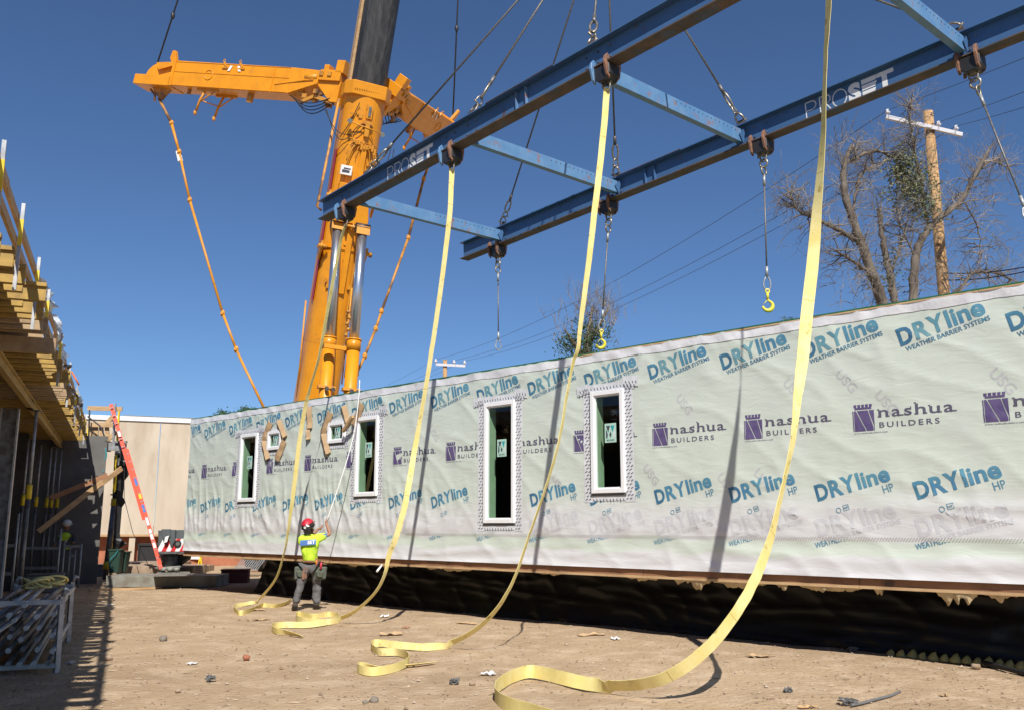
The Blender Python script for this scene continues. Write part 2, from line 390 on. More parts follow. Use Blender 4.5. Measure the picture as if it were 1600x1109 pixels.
# ================================================================ GROUND
def steps(lo, hi, st, outer):
    c = [lo + i * st for i in range(int(round((hi - lo) / st)) + 1)]
    return [-x for x in reversed(outer)] and ([lo - x for x in reversed(outer)] + c + [hi + x for x in outer])
OUT = [1, 3, 7, 15, 30, 60, 120, 300, 800, 2500]
xs = steps(-15, 12, .22, OUT); ys = steps(2, 34, .22, OUT)
def gz(x, y):
    k = max(0, 1 - max(0, -14 - x, x - 11, 1 - y, y - 33) / 6)
    n = noise.noise(V((x * .45, y * .45, 1.3))) * .02 + noise.noise(V((x * 1.7, y * 1.7, 4.1))) * .018 + noise.noise(V((x * 5, y * 5, 2.2))) * .009
    # wheel ruts
    d = (x * .55 + y * .83)
    n += -.028 * max(0, 1 - abs(((d * .5 + noise.noise(V((x * .2, y * .2, 0))) * .8) % 3.0) - 1.5) / .28) * (0.5 + noise.noise(V((x * .8, y * .3, 9))))
    return n * k
mb = MB(); gv = [[mb.bm.verts.new((x, y, gz(x, y))) for x in xs] for y in ys]
for j in range(len(ys) - 1):
    for i in range(len(xs) - 1): mb.face([gv[j][i], gv[j][i + 1], gv[j + 1][i + 1], gv[j + 1][i]], True)
g = mb.build('ground', M['dirt']); meta(g, kind='structure')
mb = MB(); rnd = random.Random(3)
for i in range(15000):
    y = 3.5 + 26 * rnd.random() ** 1.6; x = rnd.uniform(-.62, .62) * y - .1
    if (V((x, y, 0))).dot(NA) > 12.4: continue
    r = rnd.choice([.005, .006, .008, .01, .013]) * (1 + y * .03) * (1.8 if rnd.random() < .03 else 1)
    c = V((x, y, gz(x, y) + r * .3)); a = rnd.random() * 3
    p = [c + V((math.cos(a + k * 1.57) * r * rnd.uniform(.7, 1.4), math.sin(a + k * 1.57) * r * rnd.uniform(.7, 1.4), 0)) for k in range(4)] + [c + V((0, 0, r * rnd.uniform(.5, 1)))]
    v = [mb.bm.verts.new(q) for q in p]
    for k in range(4): mb.face([v[k], v[(k + 1) % 4], v[4]])
meta(mb.build('gravel', M['pebble']), 'small stones and clods scattered over the bare dirt yard', 'gravel', kind='stuff')

mb = MB()
for i in range(900):
    y = 4 + 22 * rnd.random() ** 1.5; x = rnd.uniform(-.6, .62) * y
    if (V((x, y, 0))).dot(NA) > 12.2: continue
    a = rnd.random() * 6.3; l = rnd.uniform(.015, .06); c = V((x, y, gz(x, y) + .006)); d = V((math.cos(a), math.sin(a), 0)) * l; e = V((-d.y, d.x, 0)).normalized() * rnd.uniform(.003, .010)
    mb.poly([c - d - e, c + d - e, c + d + e + V((0, 0, .008)), c - d + e])
meta(mb.build('wood_litter', M['litter']), 'tiny splinters and dark flecks littered over the dirt', 'litter', kind='stuff')

# ================================================================ THE WRAPPED MODULE
WO = 11.5; U0, U1 = -23.0, 1.6; ZB, ZT = 1.0, 4.39
def nz3(x, y, z): return noise.noise(V((x, y, z)))
WIN = [('tall', -20.36, -19.58, 2.19, 3.80), ('small', -19.14, -18.56, 3.36, 3.80), ('small', -16.70, -16.08, 3.37, 3.82),
       ('tall', -15.68, -14.93, 2.22, 3.84), ('long', -11.84, -11.08, 1.68, 3.80), ('tall', -9.37, -8.71, 2.14, 3.76)]
def sm(a, b, x): t = max(0, min(1, (x - a) / (b - a))); return t * t * (3 - 2 * t)
def hh(u, z):
    h = .006 * nz3(u * 1.3, z * 1.3, 0)
    # slack diagonal puckers on the green field
    q = 1 - abs(nz3(u * 1.5 + z * 1.9, (z - u * .35) * 1.1, 3.3)); h += .012 * q ** 5
    # vertical gathers, strongest low on the far half
    low = sm(3.0, 2.0, z) * sm(1.42, 1.62, z)
    far = sm(-11, -17, u)
    q = 1 - abs(nz3(u * 3.6 + z * .9 + nz3(u, z, 5) * .7, z * .45, 8.8)); h += .030 * q ** 6 * (.15 + .85 * low) * (.12 + .88 * far)
    q = 1 - abs(nz3(u * 2.2 - z * 1.6, z * .6 + 4, 1.7)); h += .022 * q ** 6 * sm(2.2, 1.5, z) * sm(1.4, 1.6, z) * sm(-6, -10, u)
    # horizontal sags on the near half
    q = 1 - abs(nz3(u * .35, z * 4.2 + u * .25, 6.1)); h += .018 * q ** 4 * sm(-9, -5, u) * sm(2.4, 1.7, z)
    q = 1 - abs(nz3(u * .5, z * 6.0, 2.9)); h += .020 * q ** 3 * sm(1.42, 1.2, z)
    # puckers under the top hem
    q = 1 - abs(nz3(u * 2.6, z * 2.2 + u * .4, 7.7)); h += .016 * q ** 4 * sm(3.85, 4.25, z)
    # hold flat round the windows
    for _, a, b, c, d in WIN:
        du = max(a - u, u - b, 0); dz = max(c - z, z - d, 0); k = sm(0.03, .32, math.hypot(du, dz)); h *= .25 + .75 * k
    if z < 1.06: h += .012 * (1.06 - z) / .06
    return h
def WP(u, z, off=0.0): return W(u, WO - hh(u, z) - off, z)
c_mid = W((U0 + U1) / 2, WO + 2, 0)
mod = thing('modular_building', 'long house module clad in printed pale green house wrap above a black-wrapped base', 'modular building', c_mid)
us = set(); zs = set()
u = U0
while u < U1: us.add(round(u, 4)); u += .045
us.add(U1); z = ZB
while z < ZT: zs.add(round(z, 4)); z += .042
zs.add(ZT)
for _, a, b, c, d in WIN:
    us |= {a + .03, b - .03}; zs |= {c + .03, d - .03}
us = sorted(us); zs = sorted(zs)
mb = MB(); HEM = 4.262
uzl = mb.bm.verts.layers.float_vector.new('uz')
grid = [[mb.bm.verts.new(WP(u, z)) for u in us] for z in zs]
for j, z in enumerate(zs):
    for i, u in enumerate(us): grid[j][i][uzl] = V((u, z, 0))
for j in range(len(zs) - 1):
    zc = (zs[j] + zs[j + 1]) / 2
    for i in range(len(us) - 1):
        uc = (us[i] + us[i + 1]) / 2
        if any(a + .03 < uc < b - .03 and c + .03 < zc < d - .03 for _, a, b, c, d in WIN): continue
        mb.face([grid[j][i], grid[j][i + 1], grid[j + 1][i + 1], grid[j + 1][i]], True)
wrap = mb.build('house_wrap', M['wrap'], mod)
# top hem: white strip with a wavy lower edge
mb = MB(); n = 420
rows = []
for i in range(n + 1):
    u = U0 + (U1 - U0) * i / n; zb = 4.25 + .018 * nz3(u * 1.7, 0, 4) + .01 * nz3(u * 6, 1, 4)
    rows.append([mb.bm.verts.new(WP(u, zb + (4.372 - zb) * k / 4, .006 + .004 * abs(nz3(u * 3, k, 2)))) for k in range(5)])
for i in range(n):
    for k in range(4): mb.face([rows[i][k], rows[i + 1][k], rows[i + 1][k + 1], rows[i][k + 1]], True)
mb.build('top_hem', M['wrap_white'], mod)
# left return of the wrap, rear and end walls, roof
mb = MB(); mb.poly([W(U0, WO, ZB), W(U0, WO + 4.1, ZB), W(U0, WO + 4.1, ZT), W(U0, WO, ZT)]); mb.poly([W(U1, WO + 4.1, ZB), W(U1, WO, ZB), W(U1, WO, ZT), W(U1, WO + 4.1, ZT)])
mb.poly([W(U0, WO + 4.1, ZB), W(U1, WO + 4.1, ZB), W(U1, WO + 4.1, ZT), W(U0, WO + 4.1, ZT)]); mb.build('end_wrap', M['wrap_white'], mod)
mb = MB(); mb.hexa([W(U0, WO - .012, ZT - .002), W(U1, WO - .012, ZT - .002), W(U1, WO + 4.1, ZT - .002), W(U0, WO + 4.1, ZT - .002), W(U0, WO - .012, ZT + .02), W(U1, WO - .012, ZT + .02), W(U1, WO + 4.1, ZT + .02), W(U0, WO + 4.1, ZT + .02)])
mb.build('roof_tarp', M['green_edge'], mod)
mb = MB(); u = -9.6
while u < U1:
    l = random.uniform(1.8, 2.5); mb.hexa([W(a_, o_, z_) for z_ in (4.368, 4.387) for a_, o_ in ((u, WO - .02), (min(U1, u + l - .01), WO - .02), (min(U1, u + l - .01), WO - .001), (u, WO - .001))]); u += l
mb.build('roof_edge_strip', M['rim_face'], mod)
# interior: green stud wall reveals, floor, partition, ceiling
for _, a, b, c, d in WIN:
    mb = MB()
    a += .072; b -= .072; c += .072; d -= .072; t = .17
    P = lambda u, o, z: W(u, WO + .031 + o, z)
    for q in (((a, 0, c), (a, t, c), (a, t, d), (a, 0, d)), ((b, t, c), (b, 0, c), (b, 0, d), (b, t, d)), ((a, 0, c), (b, 0, c), (b, t, c), (a, t, c)), ((a, t, d), (b, t, d), (b, 0, d), (a, 0, d))):
        mb.poly([P(*k) for k in q])
    mb.build('window_reveal', M['sheath'], mod)
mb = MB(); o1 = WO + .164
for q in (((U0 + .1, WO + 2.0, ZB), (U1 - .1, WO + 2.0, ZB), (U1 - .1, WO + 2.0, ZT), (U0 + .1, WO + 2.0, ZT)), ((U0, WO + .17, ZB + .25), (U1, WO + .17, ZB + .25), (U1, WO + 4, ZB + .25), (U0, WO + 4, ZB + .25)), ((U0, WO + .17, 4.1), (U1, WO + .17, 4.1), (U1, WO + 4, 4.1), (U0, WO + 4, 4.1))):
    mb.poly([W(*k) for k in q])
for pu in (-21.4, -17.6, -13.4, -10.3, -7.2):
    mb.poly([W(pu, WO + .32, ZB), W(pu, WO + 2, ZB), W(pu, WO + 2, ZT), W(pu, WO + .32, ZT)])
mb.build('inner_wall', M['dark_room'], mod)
mb = MB()
for _, a, b, c, d in WIN:
    if _ == 'small': continue
    mb = MB(); mb.beam(W(a + .1, WO + .9, d - .38), W(b + .6, WO + .9, d - .38), .05, .07); mb.build('inner_header', M['lumber'], mod); mb = MB()
    mb.beam(W(b + .25, WO + 1.1, ZB + .3), W(b + .25, WO + 1.1, 4.1), .04, .09); mb.build('inner_stud', M['lumber'], mod)
# floor rim lumber
u = U0; mb_r = None
k = 0
while u < U1 - .05:
    l = min(random.uniform(3.2, 4.9), U1 - u)
    mb = MB(); mb.hexa([W(a_, o_, z_) for z_ in (.905, 1.002) for a_, o_ in ((u, WO + .02), (u + l - .008, WO + .02), (u + l - .008, WO + .06), (u, WO + .06))])
    mb.build('rim_board', M['rim'], mod); 
    mb = MB(); mb.hexa([W(a_, o_, z_) for z_ in (.868, .903) for a_, o_ in ((u, WO + .004), (u + l - .008, WO + .004), (u + l - .008, WO + .14), (u, WO + .14))])
    mb.build('bottom_plate', M['rim_face'], mod); u += l
mb = MB(); mb.poly([W(U0, WO + .14, .90), W(U1, WO + .14, .90), W(U1, WO + 4.1, .90), W(U0, WO + 4.1, .90)]); mb.build('floor_underside', M['ply'], mod)
# torn insulation hanging under the edge
rnd = random.Random(11)
for (a, b, dp) in [(-14.9, -14.3, .05), (-13.4, -12.2, .06), (-20.2, -19.2, .05), (-17.6, -16.4, .07), (-16.2, -15.2, .06), (-10.6, -10.1, .05), (-8.75, -8.2, .09), (-7.9, -7.3, .14), (-7.25, -6.4, .09), (-6.3, -6.12, .16), (-5.95, -5.1, .10), (-4.95, -4.85, .20), (-4.2, -3.75, .20), (-3.7, -3.3, .10)] + [(-2.2, -1.5, .12), (-.8, .2, .1)]:
    mb = MB(); n = 30; top = []; bot = []
    for i in range(n + 1):
        u = a + (b - a) * i / n; e = math.sin(math.pi * i / n) ** .5; dd = dp * e * max(.12, .5 + .8 * nz3(u * 5, a, 1) + .45 * nz3(u * 17, a, 2) + .2 * nz3(u * 40, a, 3))
        o = WO + .04 + .05 * nz3(u * 6, a, 5)
        top.append((mb.bm.verts.new(W(u, WO + .02, .872)), mb.bm.verts.new(W(u, WO + .10, .872))))
        bot.append((mb.bm.verts.new(W(u, o, .866 - dd)), mb.bm.verts.new(W(u, o + .03, .866 - dd * .9))))
    for i in range(n):
        mb.face([top[i][0], top[i + 1][0], bot[i + 1][0], bot[i][0]], True); mb.face([top[i][1], bot[i][1], bot[i + 1][1], top[i + 1][1]]); mb.face([bot[i][0], bot[i + 1][0], bot[i + 1][1], bot[i][1]])
    mb.build('torn_insulation', M['insul'], mod)

# windows
def window(kind, a, b, c, d):
    fr = MB(); fw = .068; pj = .045
    def bar(u0, u1, z0, z1, o0=WO - pj, o1=WO + .03): fr.hexa([W(p, o, z) for z in (z0, z1) for p, o in ((u0, o0), (u1, o0), (u1, o1), (u0, o1))])
    bar(a, a + fw, c, d); bar(b - fw, b, c, d); bar(a + fw, b - fw, d - fw, d); bar(a + fw, b - fw, c, c + fw)
    g = .022; fr2 = (a + fw, b - fw, c + fw, d - fw)
    bar(fr2[0], fr2[0] + g, fr2[2], fr2[3], WO - .02); bar(fr2[1] - g, fr2[1], fr2[2], fr2[3], WO - .02); bar(fr2[0] + g, fr2[1] - g, fr2[3] - g, fr2[3], WO - .02); bar(fr2[0] + g, fr2[1] - g, fr2[2], fr2[2] + g, WO - .02)
    wo = fr.build('window', M['vinyl'], mod, bevel=.004)
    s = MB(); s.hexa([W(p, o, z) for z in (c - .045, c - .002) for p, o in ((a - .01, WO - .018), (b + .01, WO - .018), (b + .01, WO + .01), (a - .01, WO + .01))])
    s.build('sill_shadow_strip', M['grey_box'], wo)  # dark grey strip stands in for the shadow under the window frame
    gl = MB(); gl.poly([W(p, WO - .004, z) for p, z in ((fr2[0], fr2[2]), (fr2[1], fr2[2]), (fr2[1], fr2[3]), (fr2[0], fr2[3]))]); gl.build('glass_pane', M['glass'], wo)
    # maker's sticker on the pane
    st = MB(); wd = .20 if kind == 'small' else .23; ht = wd * 1.32; cx = (a + b) / 2 + (.05 if kind != 'small' else .03)
    zc = d - .68 if kind != 'small' else (c + d) / 2 - .01
    if kind == 'long': zc = d - .82
    f = lambda x, y: W(cx + x, WO - .0075, zc + y)
    quad_onto(st, [(-wd / 2, -ht / 2), (wd / 2, -ht / 2), (wd / 2, ht / 2), (-wd / 2, ht / 2)], f, 0)
    f = lambda x, y: W(cx + x * wd, WO - .0095, zc + y * wd)
    quad_onto(st, [(-.36, .5), (-.02, .5), (-.19, .02)], f, 1); quad_onto(st, [(.02, .5), (.36, .5), (.19, .02)], f, 2)
    quad_onto(st, [(-.38, -.36), (-.38, .30), (-.22, -.1), (-.27, -.36)], f, 1); quad_onto(st, [(.38, -.36), (.27, -.36), (.22, -.1), (.38, .30)], f, 3); quad_onto(st, [(-.1, -.12), (0, -.34), (.1, -.12), (0, .1)], f, 1)
    text_onto(st, 'MILGARD', -.32, -.56, .64, .13, f, .01, mi=1)
    st.build('pane_sticker', [M['sticker'], M['ink'], M['teal'], M['tape']], wo)
    return wo
for q in WIN: window(*q)

# flashing tape round the windows, with its printed ticks
tk = MB(); rnd = random.Random(5)
for kind, a, b, c, d in WIN:
    tw = .17 if kind != 'small' else .13
    def strip(u0, u1, z0, z1, off, tilt=0.0, ticks=True, vert=True):
        tp = MB(); nu = max(2, int((u1 - u0) / .04)); nv = max(2, int((z1 - z0) / .04)); vv = []
        def F(x, y):
            cx, cy = (u0 + u1) / 2, (z0 + z1) / 2; dx, dy = x - cx, y - cy
            return cx + dx * math.cos(tilt) - dy * math.sin(tilt), cy + dx * math.sin(tilt) + dy * math.cos(tilt)
        for j in range(nv + 1):
            vv.append([])
            for i in range(nu + 1):
                x = u0 + (u1 - u0) * i / nu + .006 * nz3(i, z0 + j * .4, off * 90) * (i in (0, nu)); y = z0 + (z1 - z0) * j / nv; x, y = F(x, y)
                vv[-1].append(tp.bm.verts.new(WP(x, y, off + .003 * abs(nz3(x * 9, y * 9, 2)))))
        for j in range(nv):
            for i in range(nu): tp.face([vv[j][i], vv[j][i + 1], vv[j + 1][i + 1], vv[j + 1][i]], True)
        tp.build('flashing_tape', M['tape'], mod)
        if ticks:
            st = .085; yy = z0 + .03
            r = 0
            while yy < z1 - .03:
                xx = u0 + .03 + (r % 2) * .028
                while xx < u1 - .05:
                    l = rnd.uniform(.035, .05); dx, dy = (l, l * .5) if vert else (l * .4, -l)
                    pts = []
                    for sx, sy in (((0, 0), (dx, dy), (dx - .004, dy + .012), (-.004, .012)) if vert else ((0, 0), (dx, dy), (dx + .012, dy + .004), (.012, .004))): pts.append(F(xx + sx, yy + sy))
                    quad_onto(tk, pts, lambda x, y: WP(x, y, off + .0045)); xx += .066
                yy += .055; r += 1
    strip(a - tw, a + .02, c - .14, d + .03, .0045); strip(b - .02, b + tw, c - .14, d + .03, .0045)
    strip(a - .02, b + .02, c - .12, c - .02, .0055, 0, True, False)
    wing = .20 if kind != 'small' else .10
    strip(a - wing, b + wing, d - .02, d + (.12 if kind != 'small' else .07), .0075, 0, True, False)
    if kind != 'small':
        strip(a - .30, a - .02, d - .03, d + .13, .0105, rad(8), True, False); strip(b - .02, b + .30, d + .02, d + .18, .0105, rad(-5), True, False)
tk.build('tape_print', M['ink'], mod)['kind'] = 'stuff'

# house-wrap printing
def printf(u, z, ang, off=.0034):
    ca, sa = math.cos(ang), math.sin(ang)
    def f(x, y): return WP(u + x * ca - y * sa, z + x * sa + y * ca, off)
    f.uz = lambda x, y: (u + x * ca - y * sa, z + x * sa + y * ca)
    return f
def dryline(u, z, hp, ghost=False):
    mb = MB(); A = rad(13.9); s = 1.0 if hp else 1.05; f = printf(u, z, A, .0022 if ghost else .0034); H = .212 * s
    a, b, c = (0, 1, 2) if not ghost else (0, 0, 0)
    text_onto(mb, 'D', 0, 0, .175 * s, H, f, .035, cell=.04, mi=a)
    text_onto(mb, 'R', .20 * s, 0, .175 * s, H, f, .035, cell=.04, mi=b if hp else c)
    text_onto(mb, 'Y', .365 * s, 0, .19 * s, H, f, .035, cell=.04, mi=b if hp else c)
    text_onto(mb, 'line', .575 * s, 0, .43 * s, H * 1.0, f, .030, cell=.04, mi=b)
    if hp: text_onto(mb, 'HP', .87, -.135, .135, .105, f, 0, mi=b)
    else: text_onto(mb, 'WEATHER BARRIER SYSTEMS', .045, -.092, 1.03, .062, f, .012, cell=.06, mi=a)
    if ghost: mb.build('show_through_lettering', M['ghost'], wrap)['kind'] = 'stuff'
    else: mb.build('printed_lettering', [M['dry_dark'], M['dry_mid'], M['dry_teal']], wrap)['kind'] = 'stuff'
k = 0
u = -22.2 - 1.273
while u < U1 - 1.2:
    if u > U0 + .02: dryline(u, 3.845, False)
    elif u > U0 - .6:        # the print is cut by the corner: only its end shows
        mb = MB(); f = printf(u, 3.845, rad(13.9)); text_onto(mb, 'line', .60, 0, .45, .222, f, .03, cell=.04); text_onto(mb, 'ER SYSTEMS', .60, -.092, .475, .062, f, .012); mb.build('printed_lettering', M['dry_mid'], wrap)['kind'] = 'stuff'
    u += 1.273
u = -22.2 - 1.275
while u < U1 - 1.2:
    if u > U0 + .02: dryline(u + .03, 1.955, True)
    elif u > U0 - .6:
        mb = MB(); f = printf(u + .03, 1.955, rad(13.9)); text_onto(mb, 'line', .575, 0, .43, .212, f, .03, cell=.04); text_onto(mb, 'HP', .87, -.135, .135, .105, f); mb.build('printed_lettering', M['dry_mid'], wrap)['kind'] = 'stuff'
    # approval marks under it
    if u > U0 + .02:
        mb = MB(); f = printf(u + .13, 1.70, rad(13.9))
        # round mark
        pr_ = []
        for i in range(16):
            t0, t1 = 2 * math.pi * i / 16, 2 * math.pi * (i + 1) / 16
            quad_onto(mb, [(.205 + math.cos(t0) * .036, .085 + math.sin(t0) * .036), (.205 + math.cos(t1) * .036, .085 + math.sin(t1) * .036), (.205 + math.cos(t1) * .027, .085 + math.sin(t1) * .027), (.205 + math.cos(t0) * .027, .085 + math.sin(t0) * .027)], f)
        for q in (((.27, .06), (.35, .06), (.35, .066), (.27, .066)), ((.27, .124), (.35, .124), (.35, .13), (.27, .13)), ((.27, .066), (.276, .066), (.276, .124), (.27, .124)), ((.344, .066), (.35, .066), (.35, .124), (.344, .124))): quad_onto(mb, q, f)
        text_onto(mb, 'NSP', .281, .082, .058, .026, f, .02)
        mb.build('approval_marks', M['dry_mid'], wrap)['kind'] = 'stuff'
    # next sheet's print cut off by the lap seam
    if u > U0 + .02:
        mb = MB(); f = printf(u - .03, 1.352, rad(13.9)); A = rad(13.9)
        no = V((math.sin(A), math.cos(A), 0)); co = no * (1.452 - 1.352)
        text_onto(mb, 'WEATHER BARRIER', 0, 0, .68, .072, f, .012, clip=(co, no)); mb.build('printed_lettering', M['dry_mid'], wrap)['kind'] = 'stuff'
    if u > -13: dryline(u + .02, 1.50, False, ghost=True)
    u += 1.275
def nashua(u):
    mb = MB(); f = printf(u, 2.80, 0)
    if any(a < u + .14 < b for _, a, b, c, d in WIN if c < 2.9 < d): box = False
    else: box = True
    # crowned square with an N of two pale cuts
    for q in (((0, .022), (.012, .022), (.012, .285), (0, .285)), ((.020, .022), (.165, .022), (.045, .285), (.020, .285)), ((.178, .022), (.262, .022), (.262, .060), (.200, .285), (.060, .285)), ((.270, .022), (.278, .022), (.278, .285), (.212, .285), (.270, .085))):
        if box: quad_onto(mb, q, f, 0)
    quad_onto(mb, [(.03, .300), (.25, .300), (.245, .325), (.035, .325)], f, 0)
    for i in range(5):
        x = .022 + i * .050; quad_onto(mb, [(x, .325), (x + .032, .325), (x + .036, .362), (x - .003, .362)], f, 0)
    # slab-serif lower-case lettering
    g = printf(u + .335, 2.983, 0)
    adv = 0
    for ch, wd, ser in (('n', .135, (0, .105)), ('a', .125, (.115,)), ('s', .105, ()), ('h', .135, (0, .105)), ('u', .135, (.11,)), ('a', .125, (.115,))):
        text_onto(mb, ch, adv, 0, wd - .012, .138 if ch != 'h' else .140, g, .012, mi=1, cell=.08)
        for sx in ser: quad_onto(mb, [(adv + sx - .012, 0), (adv + sx + .034, 0), (adv + sx + .034, .014), (adv + sx - .012, .014)], g, 1)
        if ch in 'nhu': quad_onto(mb, [(adv - .014, .088 if ch != 'h' else .136), (adv + .012, .088 if ch != 'h' else .136), (adv + .012, .102 if ch != 'h' else .150), (adv - .014, .102 if ch != 'h' else .150)], g, 1)
        if ch == 's': quad_onto(mb, [(adv + .076, .07), (adv + .088, .07), (adv + .088, .105), (adv + .076, .105)], g, 1); quad_onto(mb, [(adv, 0), (adv + .012, 0), (adv + .012, .034), (adv, .034)], g, 1)
        adv += wd + .032
    text_onto(mb, 'BUILDERS', .337, .053, .735, .070, f, .008, space=1.35, mi=1)
    text_onto(mb, 'www.nashuabuilders.com', .005, -.012, .43, .022, f, .0, mi=1)
    mb.build('printed_logo', [M['purple'], M['hatink']], wrap)['kind'] = 'stuff'
u = -22.28 - 1.566
while u < U1 - 1.1:
    if u > U0 + .02: nashua(u)
    elif u > U0 - .95:
        mb = MB(); g = printf(U0 + .02, 2.983, 0); text_onto(mb, 'ua', 0, 0, .33, .14, g, .012, mi=0); text_onto(mb, 'RS', 0, -.13, .14, .07, g, .008); mb.build('printed_logo', M['hatink'], wrap)['kind'] = 'stuff'
    u += 1.566
# faint slanted show-through marks
rnd = random.Random(21)
for i in range(26):
    u = -14 + i * .62 + rnd.uniform(-.1, .1); z = rnd.choice([3.55, 3.4, 2.55, 2.35, 3.2]) + rnd.uniform(-.06, .06)
    if any(a - .5 < u < b + .25 and c - .2 < z < d + .2 for _, a, b, c, d in WIN) or (2.7 < z < 3.2): continue
    mb = MB(); text_onto(mb, 'USG', 0, 0, .34, .13, printf(u, z, rad(-52), .0022), .02, cell=.06)
    mb.build('show_through_lettering', M['ghost2'], wrap)['kind'] = 'stuff'
# dotted lap seam at the bottom of the upper sheet
mb = MB(); u = -14.0
while u < U1:
    for r in range(3):
        x = u + r * .012; z = 1.452 + r * .016; quad_onto(mb, [(x, z), (x + .016, z + .006), (x + .016, z + .013), (x, z + .007)], lambda x, y: WP(x, y, .006))
    u += .036
mb.build('lap_seam_print', M['seam_dot'], wrap)['kind'] = 'stuff'

# base wall wrapped in black plastic sheeting
SO = 12.55
bw = thing('base_wall', 'low base wall wrapped in creased black plastic sheeting in the shade under the module', 'base wall', W(-10, SO + 1.3, 0))
mb = MB(); nu, nzz = 520, 26; vv = []
SU0 = -20.6
def sk(u, k):     # k 0 at ground, 1 at top
    lean = .18 * (1 - k) ** 2
    f = .05 * (1 - abs(nz3(u * 1.6 + k * 1.2, k * 1.5, 3))) ** 4 + .04 * (1 - abs(nz3(u * .5, k * 5 + u * .3, 9))) ** 4 + .03 * nz3(u * .7, k * 2, 5)
    return SO - lean - f * .7
for j in range(nzz + 1):
    k = j / nzz; vv.append([mb.bm.verts.new(W(SU0 + (U1 - SU0) * i / nu - (1 - k) * .35 * (i == 0), sk(SU0 + (U1 - SU0) * i / nu, k), -.02 + .92 * k)) for i in range(nu + 1)])
for j in range(nzz):
    for i in range(nu): mb.face([vv[j][i], vv[j][i + 1], vv[j + 1][i + 1], vv[j + 1][i]], True)
mb.build('plastic_sheeting', M['poly_black'], bw)
mb = MB(); mb.poly([W(SU0, SO, 0), W(SU0 + .25, SO + 2.7, 0), W(SU0 + .25, SO + 2.7, .9), W(SU0, SO, .9)]); mb.poly([W(SU0, SO + 2.7, 0), W(U1, SO + 2.7, 0), W(U1, SO + 2.7, .9), W(SU0, SO + 2.7, .9)])
mb.poly([W(U1, SO, 0), W(U1, SO + 2.7, 0), W(U1, SO + 2.7, .9), W(U1, SO, .9)]); mb.build('side_sheeting', M['poly_black'], bw)

